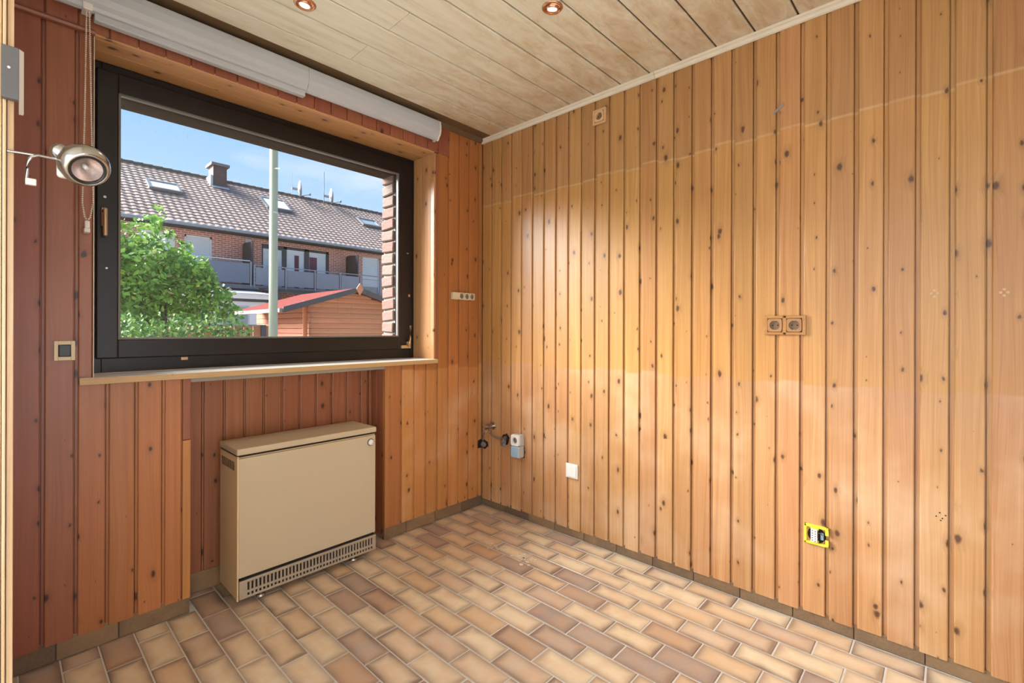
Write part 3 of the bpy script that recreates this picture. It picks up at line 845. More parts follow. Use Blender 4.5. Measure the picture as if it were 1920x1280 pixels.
br = thing('roller_blind', 'plain white roller blind cassette over the right half of the window', 'blind', (-0.80, -0.005, 2.32))
rel(MB().prism(blind_profile(-0.003), 'x', -1.2145, -0.425), 'cassette', M_BLIND, br)
rel(MB().prism([(p[0] - 0.0005, p[1]) for p in blind_profile(-0.003)], 'x', -0.425, -0.415), 'end_cap', M_WHITE, br)
rel(MB().bbox(-0.445, -0.430, -0.040, -0.022, 2.312, 2.324, 0.002), 'end_screw', M_GREYPLASTIC, br)

# ================================================================== SPOT LAMP ON ARM
lp = thing('spot_lamp', 'chrome eyeball spot lamp on a thin arm beside the bead chain', 'lamp', (XL, DY, 1.54))
arm = MB()
arm.tube([(-2.205, -0.903, 1.543), (-2.175, -0.902, 1.545), (-2.140, -0.90, 1.546), (-2.112, -0.90, 1.548)], 0.0028, 8)
rel(arm, 'arm', M_CHROME, lp)
hk = MB()
hk.tube([(-2.135, -0.90, 1.546), (-2.160, -0.904, 1.5455), (-2.170, -0.905, 1.540), (-2.1755, -0.905, 1.530), (-2.1765, -0.905, 1.512), (-2.1765, -0.905, 1.494)], 0.0030, 8)
hko = rel(hk, 'hook', M_CHROME, lp)
rel(MB().bbox(-2.1790, -2.1625, -0.9105, -0.8995, 1.480, 1.4935, 0.0015), 'hook_tip', M_CLEAR, lp, hko)
ax = Vector((0.16, -0.80, -0.58)).normalized()
Ml = Matrix.Translation((-2.088, -0.90, 1.546)) @ ax.to_track_quat('Z', 'Y').to_matrix().to_4x4()
sh = MB()
sh.lathe([(0.0005, -0.038), (0.014, -0.0365), (0.027, -0.031), (0.038, -0.020), (0.0445, -0.006), (0.046, 0.006), (0.044, 0.017), (0.039, 0.026), (0.0335, 0.0315), (0.0325, 0.030), (0.0325, 0.020)], Ml, 32, True, False)
so_ = rel(sh, 'shade', M_CHROME, lp)
rr_ = MB(); rr_.lathe([(0.0325, 0.0315), (0.0285, 0.032), (0.0270, 0.028), (0.0270, 0.018)], Ml, 32, True, False)
rel(rr_, 'rubber_ring', M_BLACK, lp, so_)
rf = MB(); rf.lathe([(0.0270, 0.027), (0.022, 0.018), (0.014, 0.008), (0.0035, 0.002), (0.0005, 0.002)], Ml, 32, True, False)
t_ref = plain('faceted_reflector', (0.62, 0.52, 0.50), 0.28, metal=0.7, var=0.3, scale=260)
rfo = rel(rf, 'reflector', t_ref, lp, so_)
bb = MB(); bb.lathe([(0.0045, 0.003), (0.0055, 0.012), (0.004, 0.019), (0.0005, 0.021)], Ml, 12, True, False)
rel(bb, 'bulb', M_CLEAR, lp, so_)
cup = MB()
axc = Vector((0.75, -0.35, -0.45)).normalized()
Mc = Matrix.Translation((-2.131, -0.895, 1.567)) @ axc.to_track_quat('Z', 'Y').to_matrix().to_4x4()
cup.lathe([(0.0005, -0.008), (0.010, -0.007), (0.0155, -0.003), (0.018, 0.004), (0.016, 0.020), (0.012, 0.034)], Mc, 24, True, False)
rel(cup, 'swivel_cup', M_CHROME, lp)
bs = MB()
bs.bbox(-2.131, -2.100, -0.898, -0.880, 1.510, 1.545, 0.007, seg=3)
rel(bs, 'lamp_holder', M_WHITE, lp, None, 'white lamp holder block')

# metal plate at the door casing
mp = thing('metal_plate', 'dark grey metal plate with one screw on the door casing', 'plate', (XL - 0.005, DY - 0.012, 1.646))
rel(MB().bbox(-2.2140, -2.1885, -0.922, -0.9055, 1.646, 1.752, 0.0012), 'plate', M_GREYMETAL, mp)
rel(MB().prism([(-2.1885, -0.9235), (-2.1815, -0.914), (-2.1825, -0.905), (-2.1885, -0.9055)], 'z', 1.622, 1.750), 'bright_edge', M_CLEAR, mp, None, 'bright bevelled glass-like edge strip')
rel(MB().cyl((-2.203, -0.922, 1.708), (-2.203, -0.9245, 1.707), 0.0024, n=10), 'screw', M_STEEL, mp)

# ================================================================== SOCKETS AND SWITCHES
def sq(a, hw, hh, r):
    """point on a rounded rectangle outline in direction a"""
    c, s_ = math.cos(a), math.sin(a)
    p = 7.0
    k_ = (abs(c / hw) ** p + abs(s_ / hh) ** p) ** (-1 / p)
    return (c * k_, s_ * k_)
def plate_hole(mb, cx, cz, hw, hh, y_front, y_back, hole_r, hole_d, n=40):
    """rounded plate (front at y_front, towards -y) with a round cup sunk in it"""
    v = []; f = []
    rings = []
    for (kind, y) in (('o', y_back), ('o', y_front + 0.0015), ('i', y_front), ('h', y_front), ('h2', y_front + hole_d)):
        rg = []
        for k_ in range(n):
            a = 2 * PI * (k_ + 0.5) / n
            if kind == 'o': p = sq(a, hw, hh, 0)
            elif kind == 'i': p = sq(a, hw - 0.0012, hh - 0.0012, 0)
            elif kind == 'h': p = (hole_r * math.cos(a), hole_r * math.sin(a))
            else: p = (hole_r * 0.96 * math.cos(a), hole_r * 0.96 * math.sin(a))
            rg.append(len(v)); v.append((cx + p[0], y, cz + p[1]))
        rings.append(rg)
    for r1, r2 in zip(rings, rings[1:]):
        for k_ in range(n):
            f.append((r1[k_], r1[(k_ + 1) % n], r2[(k_ + 1) % n], r2[k_]))
    f.append(tuple(rings[0]))
    mb.add(v, f)
    return mb
def schuko(root, cx, cz, hw, hh, yf, yb, insert, cup, r=0.0195, depth=0.012, parent=None):
    """socket insert with cup, pin holes and earth clips"""
    ins = plate_hole(MB(), cx, cz, hw, hh, yf, yb, r, depth).build('socket_insert', insert, parent or root)
    lv = ins if (parent is None) else (parent)
    c = MB()
    M_ = Matrix.Translation((cx, yf + depth - 0.0008, cz)) @ Matrix.Rotation(PI / 2, 4, 'X')
    c.lathe([(0.0005, 0.0), (r * 0.97, 0.0)], M_, 28, False, False)
    c.build('cup', cup, lv)
    for s_ in (-1, 1):
        MB().cyl((cx + s_ * 0.0095, yf + depth - 0.0016, cz), (cx + s_ * 0.0095, yf + depth + 0.001, cz), 0.0028, n=12).build('pin_hole', M_HOLE, lv)
        MB().box(cx - 0.0025, cx + 0.0025, yf + 0.001, yf + depth, cz + s_ * r * 0.96 - 0.0012, cz + s_ * r * 0.96 + 0.0012).build('earth_clip', M_STEEL, lv)
    return ins
RW = -PI / 2
# double wood-look socket
s2 = thing('double_socket', 'wood-look double power socket in the middle of the right wall', 'socket', (0, -1.818, 1.162), RW)
cf = MB()
for (a, b, c, d) in ((-0.077, -0.0637, 0, 0.080), (0.0637, 0.077, 0, 0.080), (-0.0073, 0.0073, 0.0, 0.080), (-0.0645, 0.0645, 0, 0.0118), (-0.0645, 0.0645, 0.0682, 0.080)):
    cf.bbox(a, b, -0.012, 0.0, c, d, 0.0022)
cf.build('cover_frame', M_SOCKET_WOOD, s2)
for s_ in (-1, 1):
    schuko(s2, s_ * 0.0355, 0.040, 0.0274, 0.0274, -0.0145, -0.0005, M_SOCKET_BROWN, M_SOCKET_CUP, depth=0.011)
# single wood-look socket under the ceiling
s1 = thing('single_socket', 'single pale wood-look power socket high up under the ceiling moulding', 'socket', (0, -0.922, 2.297), RW)
cf = MB()
for (a, b, c, d) in ((-0.0415, -0.0283, 0, 0.083), (0.0283, 0.0415, 0, 0.083), (-0.029, 0.029, 0, 0.0132), (-0.029, 0.029, 0.0698, 0.083)):
    cf.bbox(a, b, -0.013, 0.0, c, d, 0.0022)
cf.build('cover_frame', M_SOCKET_LIGHT, s1)
schuko(s1, 0.0, 0.0415, 0.0275, 0.0275, -0.0150, -0.0005, M_SOCKET_LIGHT, M_SOCKET_CUP, depth=0.012)
# triple cream socket on the window wall
s3 = thing('triple_socket', 'cream surface-mounted triple socket strip right of the window', 'socket', (-0.181, 0, 1.372))
MB().bbox(-0.096, 0.096, -0.013, 0.0, 0.0, 0.046, 0.003, seg=2).bbox(-0.096, -0.0448, -0.0245, -0.010, 0.0, 0.046, 0.003).build('housing', M_CREAM, s3)
for k_ in range(3):
    schuko(s3, -0.022 + k_ * 0.045, 0.023, 0.0224, 0.0228, -0.0245, -0.0125, M_CREAM, plain('grey_cup', (0.20, 0.17, 0.13), 0.5), r=0.0180, depth=0.0105)
# light switch left of the window
sw = thing('light_switch', 'square light switch with cream frame and black rocker left of the window', 'switch', (-2.058, 0, 1.0665))
fr = MB()
for (a, b, c, d) in ((-0.0275, -0.0165, 0, 0.0695), (0.0165, 0.0275, 0, 0.0695), (-0.0165, 0.0165, 0, 0.0135), (-0.0165, 0.0165, 0.056, 0.0695)):
    fr.bbox(a, b, -0.010, 0.0, c, d, 0.001)
fr.build('frame', M_CREAM, sw)
MB().bbox(-0.0165, 0.0165, -0.013, -0.002, 0.0135, 0.056, 0.003).build('rocker', M_BLACK, sw)
# blank white flush switch low on the right wall
s4 = thing('white_switch', 'white blank switch plate low on the right wall near the corner', 'switch', (0, -0.745, 0.338), RW)
MB().bbox(-0.0405, 0.0405, -0.011, 0.0, 0.0, 0.081, 0.004, seg=3).build('frame', M_WHITE, s4)
MB().bbox(-0.0325, 0.0325, -0.0145, -0.008, 0.008, 0.073, 0.0025).build('rocker', M_WHITE, s4)
# grey damp-room socket pair
s5 = thing('damp_room_socket', 'grey surface socket pair, one open above one with a blue lid', 'socket', (0, -0.345, 0.388), RW)
MB().bbox(-0.0335, 0.0335, -0.039, 0.0, 0.072, 0.142, 0.004, seg=3).build('upper_housing', M_GREYPLASTIC, s5)
schuko(s5, 0.0, 0.107, 0.0335, 0.034, -0.0525, -0.0385, M_WHITE, M_RUBBER, depth=0.012)
MB().bbox(-0.0335, 0.0335, -0.050, 0.0, 0.0, 0.0705, 0.004, seg=3).build('lower_housing', M_GREYPLASTIC, s5)
MB().bbox(-0.0300, 0.0300, -0.056, -0.045, 0.003, 0.0675, 0.003).build('lid', M_BLUE, s5, label='closed blue spring lid')
MB().box(-0.037, 0.037, -0.001, 0.0004, -0.005, 0.066).build('cut_out', M_HOLE, s5)
# open yellow installation box
s6 = thing('cavity_box', 'open yellow cavity-wall box with a white terminal block low on the right wall', 'box', (0, -1.932, 0.365), RW)
yb = MB()
yb.bbox(-0.042, -0.033, -0.010, 0.0, -0.038, 0.040, 0.002)
yb.bbox(-0.042, 0.042, -0.010, 0.0, 0.029, 0.040, 0.002)
yb.bbox(-0.042, 0.042, -0.010, 0.0, -0.038, -0.028, 0.002)
yb.bbox(0.030, 0.042, -0.010, 0.0, 0.008, 0.040, 0.002)
yb.bbox(0.030, 0.042, -0.010, 0.0, -0.038, -0.010, 0.002)
yb.bbox(-0.020, 0.008, -0.0095, 0.0, 0.022, 0.032, 0.001)
yb.bbox(-0.020, 0.008, -0.0095, 0.0, -0.030, -0.021, 0.001)
yb.build('rim', M_YELLOW, s6)
MB().cyl((0, -0.001, 0), (0, 0.0004, 0), 0.031, n=28).build('box_opening', M_HOLE, s6)
tb = MB(); tb.bbox(-0.0175, 0.0045, -0.016, -0.001, -0.025, 0.025, 0.001)
tbo = tb.build('terminal_block', M_WHITE, s6)
dots = MB()
for r_ in range(5):
    for c_ in range(2):
        xx, zz = -0.012 + c_ * 0.010, -0.019 + r_ * 0.0095 - c_ * 0.002
        dots.cyl((xx, -0.0163, zz), (xx, -0.0158, zz), 0.0021, n=8)
dots.build('terminal_holes', M_HOLE, tbo)
MB().tube([(0.0045, -0.006, 0.010), (0.014, -0.010, 0.014), (0.022, -0.004, 0.004)], 0.0022, 6).build('wire', M_RUBBER, s6)
MB().bbox(0.014, 0.024, -0.006, 0.0, -0.014, 0.014, 0.001).build('blue_clip', M_BLUE, s6)
# angle valve and cable holes
av = thing('angle_valve', 'chrome angle valve low in the corner of the right wall', 'valve', (0, -0.105, 0.545), RW)
v_ = MB(); v_.cyl((0, 0.0, 0), (0, -0.006, 0), 0.026, 0.023, 24); v_.build('rosette', M_CHROME, av)
v_ = MB()
v_.cyl((0, -0.004, 0), (0, -0.055, 0), 0.0125)
v_.cyl((-0.012, -0.042, -0.024), (0.0, -0.042, 0.014), 0.0135)
v_.build('valve_body', M_CHROME, av)
v_ = MB(); v_.cyl((0, -0.055, 0), (0, -0.082, 0.001), 0.017, 0.014, 12); v_.build('valve_handle', M_CHROME, av)
v_ = MB(); v_.cyl((-0.010, -0.042, -0.016), (-0.022, -0.050, -0.034), 0.0085, n=6); v_.build('outlet_nut', M_STEEL, av)
cb = thing('pipe_hole', 'ragged dark hole with two grey waste-pipe stubs beside the grey sockets', 'pipe hole', (0, -0.222, 0.475), RW)
def ragged(rx, rz, n=14, seed=1):
    rd = random.Random(seed)
    return [(rx * math.cos(2 * PI * k_ / n) * rd.uniform(0.8, 1.15), rz * math.sin(2 * PI * k_ / n) * rd.uniform(0.8, 1.15)) for k_ in range(n)]
MB().prism(ragged(0.034, 0.038), 'y', -0.0010, 0.0004).build('hole', M_HOLE, cb)
MB().tube([(-0.004, 0.002, 0.006), (0.004, -0.025, 0.000), (0.030, -0.052, -0.006)], [0.016, 0.016, 0.0165], 14).build('pipe_stub', M_RUBBER, cb)
MB().tube([(-0.010, 0.002, -0.012), (0.008, -0.040, -0.020), (0.040, -0.060, -0.022)], [0.012, 0.013, 0.013], 14).build('pipe_stub', M_RUBBER, cb)
MB().tube([(-0.010, -0.004, 0.000), (-0.045, -0.030, 0.004), (-0.080, -0.042, 0.016), (-0.105, -0.044, 0.034)], 0.0055, 8).build('hose', M_RUBBER, cb)
ch2 = thing('wall_hole', 'torn dark hole in the corner below the chrome valve', 'hole', (-0.002, -0.001, 0.415))
MB().prism([(-0.012, -0.03), (-0.038, -0.028), (-0.036, 0.022), (-0.014, 0.030), (0.0, 0.022), (0.0, -0.03)], 'y', -0.0012, 0.0004).build('hole', M_HOLE, ch2)
MB().prism([(0.0, -0.03), (-0.030, -0.034), (-0.060, -0.010), (-0.056, 0.014), (-0.025, 0.026), (0.0, 0.022)], 'x', -0.0012, 0.0014).build('hole', M_HOLE, ch2)
MB().sphere((-0.014, -0.028, -0.002), 0.022, 12, 8, (0.8, 1.0, 0.9)).build('foam_plug', M_RUBBER, ch2)
MB().tube([(-0.014, -0.022, 0.010), (-0.018, -0.030, 0.055), (-0.016, -0.060, 0.115), (-0.030, -0.085, 0.132)], 0.004, 8).build('cable', M_RUBBER, ch2)

# ceiling spots
def spot(x, y, label, tilt):
    t = thing('ceiling_spot', label, 'spot light', (x, y, H), 0, 'recessed ceiling spots')
    MB().lathe([(0.041, 0.0005), (0.041, -0.002), (0.036, -0.0065), (0.031, -0.006), (0.0285, 0.0003)], None, 36, True, False).build('bezel', M_COPPER, t)
    M_ = Matrix.Rotation(tilt[0], 4, 'X') @ Matrix.Rotation(tilt[1], 4, 'Y')
    MB().lathe([(0.0275, 0.0005), (0.0265, -0.006), (0.024, -0.0105), (0.0215, -0.010), (0.018, -0.006)], M_, 32, True, False).build('swivel_ring', M_COPPER, t)
    MB().lathe([(0.0002, -0.0105), (0.012, -0.0095), (0.019, -0.0065)], M_, 28, True, False).build('lamp_face', M_LAMP, t)
    MB().lathe([(0.029, 0.0002), (0.0005, 0.0002)], None, 32, False, False).build('well', M_HOLE, t)
    l = light('spot_beam', 'SPOT', (0, 0, -0.02), (0, 0, -1), 14.0, (1.0, 0.85, 0.66), spot_size=math.radians(95), spot_blend=0.7, shadow_soft_size=0.02)
    l.parent = t
    return t
spot(-0.734, -1.164, 'copper recessed ceiling spot glowing near the top centre', (0.15, -0.10))
spot(-1.406, -0.462, 'bright recessed ceiling spot cut by the top picture edge nearer the window', (0.1, 0.1))

# ================================================================== OUTSIDE
GZ = -0.45
gm = NT('bounce_ground'); tc = gm.n('ShaderNodeTexCoord'); n_ = gm.n('ShaderNodeTexNoise', {'Vector': tc.outputs['Object'], 'Scale': 1.5, 'Detail': 6})
gmat = gm.bsdf(gm.mix(n_.outputs[0], (0.25, 0.245, 0.22), (0.31, 0.30, 0.275)), 0.9)  # unseen ground, made pale to bounce sun onto the house front
g = MB().box(-40, 60, 0.27, 80, GZ - 0.2, GZ).build('ground', gmat)
structure(g, 'unseen ground outside the window, grey tone chosen to bounce sunlight up', 'ground')

# ---- row house
HY = 20.0
hs = thing('row_house', 'long red-brick row house with brown tiled roof across the gardens', 'house', (8, HY, GZ))
h0 = Vector(hs.location)
def hsb(mb, name, mat, parent=None, label=None):
    return rel(mb, name, mat, hs, parent, label)
def brickwall():
    t = NT('house_brick')
    geo = t.n('ShaderNodeNewGeometry'); s_ = t.n('ShaderNodeSeparateXYZ', {0: geo.outputs['Position']})
    v = t.n('ShaderNodeCombineXYZ', {0: t.math('ADD', s_.outputs[0], s_.outputs[1]), 1: s_.outputs[2], 2: 0.0})
    b = t.n('ShaderNodeTexBrick', {'Vector': v.outputs[0], 'Color1': (0.47, 0.145, 0.09, 1), 'Color2': (0.58, 0.205, 0.135, 1), 'Mortar': (0.75, 0.62, 0.54, 1),
            'Scale': 1.0, 'Mortar Size': 0.010, 'Brick Width': 0.25, 'Row Height': 0.083, 'Bias': 0.0})
    return t.bsdf(b.outputs[0], 0.9, 0, 0.2, b.outputs[1], -0.4, 0.01)
M_HBRICK = brickwall()
HX0, HX1 = -8.0, 24.0
# wall with openings on the upper floor: list of (x0,x1,z0,z1)
ops = [(1.30, 2.45, 3.30, 4.95), (2.75, 3.72, 3.30, 4.95), (5.62, 8.72, 3.0, 4.96), (10.52, 11.55, 3.0, 4.95), (12.05, 13.1, 3.0, 4.95)]
w_ = MB(); x = HX0
for (a, b, c, d) in ops:
    w_.box(x, a, HY, HY + 0.3, GZ, 5.26)
    w_.box(a, b, HY, HY + 0.3, d, 5.26)
    w_.box(a, b, HY, HY + 0.3, GZ, c)
    x = b
w_.box(x, HX1, HY, HY + 0.3, GZ, 5.26)
w_.box(HX0, HX0 + 0.3, HY + 0.3, 28.3, GZ, 5.26); w_.box(HX1 - 0.3, HX1, HY + 0.3, 28.3, GZ, 5.26)
hsb(w_, 'brick_wall', M_HBRICK)
M_ANTHRA = plain('anthracite', (0.045, 0.047, 0.052), 0.45)
M_CURT = plain('white_curtain', (0.72, 0.72, 0.72), 0.8, var=0.08, scale=6)
M_PURPLE = plain('purple_curtain', (0.14, 0.05, 0.075), 0.8)
M_SHUT = plain('white_shutter', (0.74, 0.74, 0.74), 0.5)
M_HGLASS = pane_mat('house_glass', (0.28, 0.31, 0.33))
def hwin(x0, x1, z0, z1, fill, frame=M_ANTHRA, fw=0.09, extra=None):
    fr_ = MB()
    y0 = HY + 0.08
    for (a, b, c, d) in ((x0, x0 + fw, z0, z1), (x1 - fw, x1, z0, z1), (x0, x1, z1 - fw, z1), (x0, x1, z0, z0 + fw)):
        fr_.box(a, b, y0, y0 + 0.08, c, d)
    w = hsb(fr_, 'window', frame)
    hsb(MB().box(x0 + fw, x1 - fw, y0 + 0.05, y0 + 0.07, z0 + fw, z1 - fw), 'pane', fill, w)
    return w
def hslats(w, x0, x1, z0, z1, mat):
    m = MB(); zz = z0
    while zz < z1:
        m.bbox(x0, x1, HY + 0.115, HY + 0.128, zz + 0.004, min(zz + 0.052, z1), 0.003, seg=1); zz += 0.055
    o = hsb(m, 'shutter_slats', mat, w); o['kind'] = 'stuff'
w1 = hwin(5.62, 6.62, 3.0, 4.96, M_SHUT); hslats(w1, 5.71, 6.53, 3.1, 4.78, M_SHUT)
hsb(MB().box(5.66, 6.58, HY + 0.06, HY + 0.11, 4.78, 4.96), 'shutter_box', M_ANTHRA, w1)
for (a, b) in ((6.62, 7.66), (7.66, 8.72)):
    w = hwin(a, b, 3.0, 4.96, M_CURT, fw=0.11)
    hsb(MB().box(a + (0.48 if a < 7 else 0.15), a + (0.68 if a < 7 else 0.50), HY + 0.11, HY + 0.125, 3.1, 4.62), 'curtain', M_PURPLE, w)
    c_ = MB()
    pts = [(a + 0.11, 4.85)] + [(a + 0.11 + (b - a - 0.22) * k_ / 8, 4.85 - 0.05 - 0.22 * (math.sin(PI * k_ / 8) * 0.5 + 0.5 * (1 - k_ / 8) * 0.4)) for k_ in range(9)] + [(b - 0.11, 4.85)]
    c_.prism(pts, 'y', HY + 0.108, HY + 0.112)
    hsb(c_, 'valance', M_SHUT, w)
w = hwin(10.52, 11.55, 3.0, 4.95, M_HGLASS, M_SHUT, 0.06); hslats(w, 10.58, 11.49, 3.42, 4.9, M_SHUT)
w = hwin(12.05, 13.1, 3.0, 4.95, M_HGLASS, M_SHUT, 0.06); hslats(w, 12.11, 13.04, 3.0, 4.9, M_SHUT)
w = hwin(1.30, 2.45, 3.3, 4.95, M_HGLASS, M_SHUT, 0.07); hslats(w, 1.37, 2.38, 3.7, 4.9, M_SHUT)
w = hwin(2.75, 3.72, 3.3, 4.95, M_HGLASS, M_SHUT, 0.07); hslats(w, 2.82, 3.65, 3.7, 4.9, M_SHUT)
# vent cap
hsb(MB().bbox(5.08 - 0.13, 5.08 + 0.10, HY - 0.06, HY, 5.0 - 0.13, 5.0 + 0.08, 0.02), 'vent_cap', M_GREYPLASTIC)
# privacy screens
for xx in (4.50, 9.25):
    scr = MB(); scr.prism([(HY - 1.15, 3.0), (HY, 3.0), (HY, 4.80), (HY - 0.15, 4.86), (HY - 1.15, 4.80)], 'x', xx + 0.35, xx + 0.40)
    hsb(scr, 'privacy_screen', M_ANTHRA)
# balcony
BY = HY - 1.3
def at_balc(x): return x
bal = hsb(MB().box(2.2, 14.0, BY, HY, 2.82, 2.98), 'balcony_slab', plain('slab_edge', (0.16, 0.16, 0.17), 0.8))
M_PANEL = plain('grey_balcony_panel', (0.24, 0.235, 0.265), 0.35)
M_PANEL_B = plain('blue_grey_panel', (0.14, 0.16, 0.20), 0.25)
M_RAIL = plain('rail_steel', (0.25, 0.25, 0.27), 0.4, metal=0.5)
px_ = [4.88, 6.14, 7.42, 8.62, 9.66]
for a, b in zip(px_, px_[1:]):
    hsb(MB().box(a + 0.06, b - 0.06, BY - 0.012, BY + 0.006, 3.02, 3.72), 'balcony_panel', M_PANEL, bal)
for xx in px_:
    hsb(MB().box(xx - 0.03, xx + 0.03, BY - 0.03, BY + 0.03, 2.9, 3.82), 'balcony_post', M_RAIL, bal)
hsb(MB().box(3.0, 4.70, BY - 0.012, BY + 0.006, 3.05, 3.86), 'balcony_panel', M_PANEL_B, bal)
hsb(MB().box(2.2, 4.78, BY - 0.03, BY + 0.03, 3.94, 3.98), 'balcony_rail', M_CHROME, bal)
hsb(MB().box(4.72, 4.78, BY - 0.03, BY + 0.03, 2.9, 3.98), 'balcony_post', M_RAIL, bal)
hsb(MB().box(4.85, 14.0, BY - 0.025, BY + 0.025, 3.80, 3.84), 'balcony_rail', M_RAIL, bal)
hsb(MB().box(9.7, 14.0, BY - 0.02, BY + 0.02, 3.62, 3.65), 'balcony_rail', M_RAIL, bal)
for xx in (10.75, 11.9, 13.0):
    hsb(MB().box(xx - 0.025, xx + 0.025, BY - 0.025, BY + 0.025, 2.9, 3.82), 'balcony_post', M_RAIL, bal)
# roof
EY, EZ, RZ_, RY = 19.45, 5.29, 8.50, 24.3
sl = (RZ_ - EZ) / (RY - EY)
def rp(x, y, lift=0.0):
    nl = math.hypot(1, sl)
    return (x, y - lift * sl / nl, EZ + sl * (y - EY) + lift / nl)
und = MB()
und.add([rp(HX0, EY + 0.02, -0.10), rp(HX1, EY + 0.02, -0.10), rp(HX1, RY, -0.12), rp(HX0, RY, -0.12), (HX1, 28.9, 5.1), (HX0, 28.9, 5.1)],
        [(0, 1, 2, 3), (3, 2, 4, 5)])
und.add([(HX0 + 0.3, HY + 0.3, 5.0), (HX1 - 0.3, HY + 0.3, 5.0), (HX1 - 0.3, 28.3, 5.0), (HX0 + 0.3, 28.3, 5.0)], [(0, 1, 2, 3)])
roof = hsb(und, 'roof_deck', plain('roof_felt', (0.06, 0.05, 0.045), 0.9))
def rooftile_mat():
    t = NT('roof_tile')
    geo = t.n('ShaderNodeNewGeometry')
    n1 = t.n('ShaderNodeTexNoise', {'Vector': geo.outputs['Position'], 'Scale': 0.6, 'Detail': 5})
    n2 = t.n('ShaderNodeTexNoise', {'Vector': geo.outputs['Position'], 'Scale': 9.0, 'Detail': 3})
    col = t.mix(n1.outputs[0], (0.19, 0.135, 0.115), (0.29, 0.215, 0.185))
    col = t.mix(t.math('MULTIPLY', n2.outputs[0], 0.4), col, (0.33, 0.265, 0.235))
    return t.bsdf(col, 0.8, 0, 0.3)
M_RTILE = rooftile_mat()
rt_ = MB()
nl = math.hypot(1, sl)
row_len = 0.295 / nl            # horizontal advance of one course
n_rows = int((RY - EY) / row_len) + 1
tw_ = 0.26
xs_ = []
x = HX0
prof = [(0.0, 0.0), (0.05, 0.016), (0.12, 0.024), (0.17, 0.012), (0.215, 0.001)]
while x < HX1:
    for (dx_, hh) in prof: xs_.append((x + dx_, hh))
    x += tw_
for r in range(n_rows):
    ya = EY + r * row_len; yb_ = min(ya + row_len * 1.04, RY + 0.02)
    m = len(xs_); V = []
    for (xx, hh) in xs_: V.append(rp(xx, ya, 0.0))
    for (xx, hh) in xs_: V.append(rp(xx, ya, 0.032 + hh))
    for (xx, hh) in xs_: V.append(rp(xx, yb_, 0.005 + hh))
    F = []
    for k_ in range(m - 1):
        F.append((k_, k_ + 1, m + k_ + 1, m + k_)); F.append((m + k_, m + k_ + 1, 2 * m + k_ + 1, 2 * m + k_))
    rt_.add(V, F)
o = hsb(rt_, 'roof_tiles', M_RTILE, roof); o['kind'] = 'stuff'
rd_ = MB(); x = HX0
while x < HX1:
    rd_.cyl((x, RY, RZ_ + 0.02), (x + 0.40, RY, RZ_ + 0.035), 0.10, 0.12, 8); x += 0.36
o = hsb(rd_, 'ridge_tiles', plain('ridge_tile', (0.10, 0.085, 0.075), 0.8), roof); o['kind'] = 'stuff'
gt_ = MB(); gt_.cyl((HX0, EY - 0.06, EZ - 0.05), (HX1, EY - 0.06, EZ - 0.05), 0.07, n=10)
hsb(gt_, 'gutter', plain('zinc', (0.27, 0.28, 0.29), 0.5, metal=0.4), roof)
hsb(MB().box(HX0, HX1, EY + 0.02, HY + 0.01, EZ - 0.14, EZ - 0.08), 'eaves_board', plain('dark_eaves', (0.05, 0.045, 0.042), 0.7), roof)
def skylight(x0, x1, y0, y1, pane, name='skylight'):
    f_ = MB()
    lo, hi = 0.06, 0.17
    def slab(a, b, c, d, l0, l1):
        f_.add([rp(a, c, l0), rp(b, c, l0), rp(b, d, l0), rp(a, d, l0), rp(a, c, l1), rp(b, c, l1), rp(b, d, l1), rp(a, d, l1)],
               [(0, 3, 2, 1), (4, 5, 6, 7), (0, 1, 5, 4), (1, 2, 6, 5), (2, 3, 7, 6), (3, 0, 4, 7)])
    w = 0.09
    slab(x0, x0 + w, y0, y1, lo, hi); slab(x1 - w, x1, y0, y1, lo, hi)
    slab(x0 + w, x1 - w, y0, y0 + w, lo, hi); slab(x0 + w, x1 - w, y1 - w, y1, lo, hi)
    f_.add([], [])
    s_ = hsb(f_, name, plain('skylight_frame', (0.15, 0.15, 0.155), 0.5), roof)
    p_ = MB(); q_ = [rp(x0 + w, y0 + w, 0.13), rp(x1 - w, y0 + w, 0.13), rp(x1 - w, y1 - w, 0.13), rp(x0 + w, y1 - w, 0.13)]
    p_.add(q_ + [(a, b, c - 0.02) for a, b, c in q_], [(0, 1, 2, 3), (7, 6, 5, 4), (0, 4, 5, 1), (1, 5, 6, 2), (2, 6, 7, 3), (3, 7, 4, 0)])
    hsb(p_, 'pane', pane, s_)
M_WPANE = pane_mat('white_blind_pane', (0.95, 0.95, 0.94), 0.4, 0.2)
skylight(1.93, 3.08, 21.86, 22.62, M_WPANE)
skylight(6.56, 7.75, 22.0, 23.12, M_WPANE)
skylight(11.68, 12.85, 22.03, 22.80, pane_mat('old_pane', (0.30, 0.34, 0.34), 0.2))
cm = MB(); cm.box(4.66, 5.24, 23.45, 24.2, 7.9, 9.02)
cho = hsb(cm, 'chimney', plain('dark_chimney', (0.10, 0.065, 0.06), 0.85, var=0.3, scale=8), roof)
hsb(MB().box(4.56, 5.34, 23.35, 24.3, 9.0, 9.12), 'chimney_cap', plain('chimney_cap', (0.17, 0.15, 0.14), 0.8), cho)
hsb(MB().add([rp(4.56, 23.3, 0.07), rp(5.3, 23.3, 0.07), rp(5.3, 23.45, 0.10), rp(4.56, 23.45, 0.10)], [(0, 1, 2, 3)]).box(4.54, 4.64, 23.4, 24.2, 8.0, 8.5), 'flashing', plain('lead', (0.42, 0.42, 0.43), 0.5), cho)
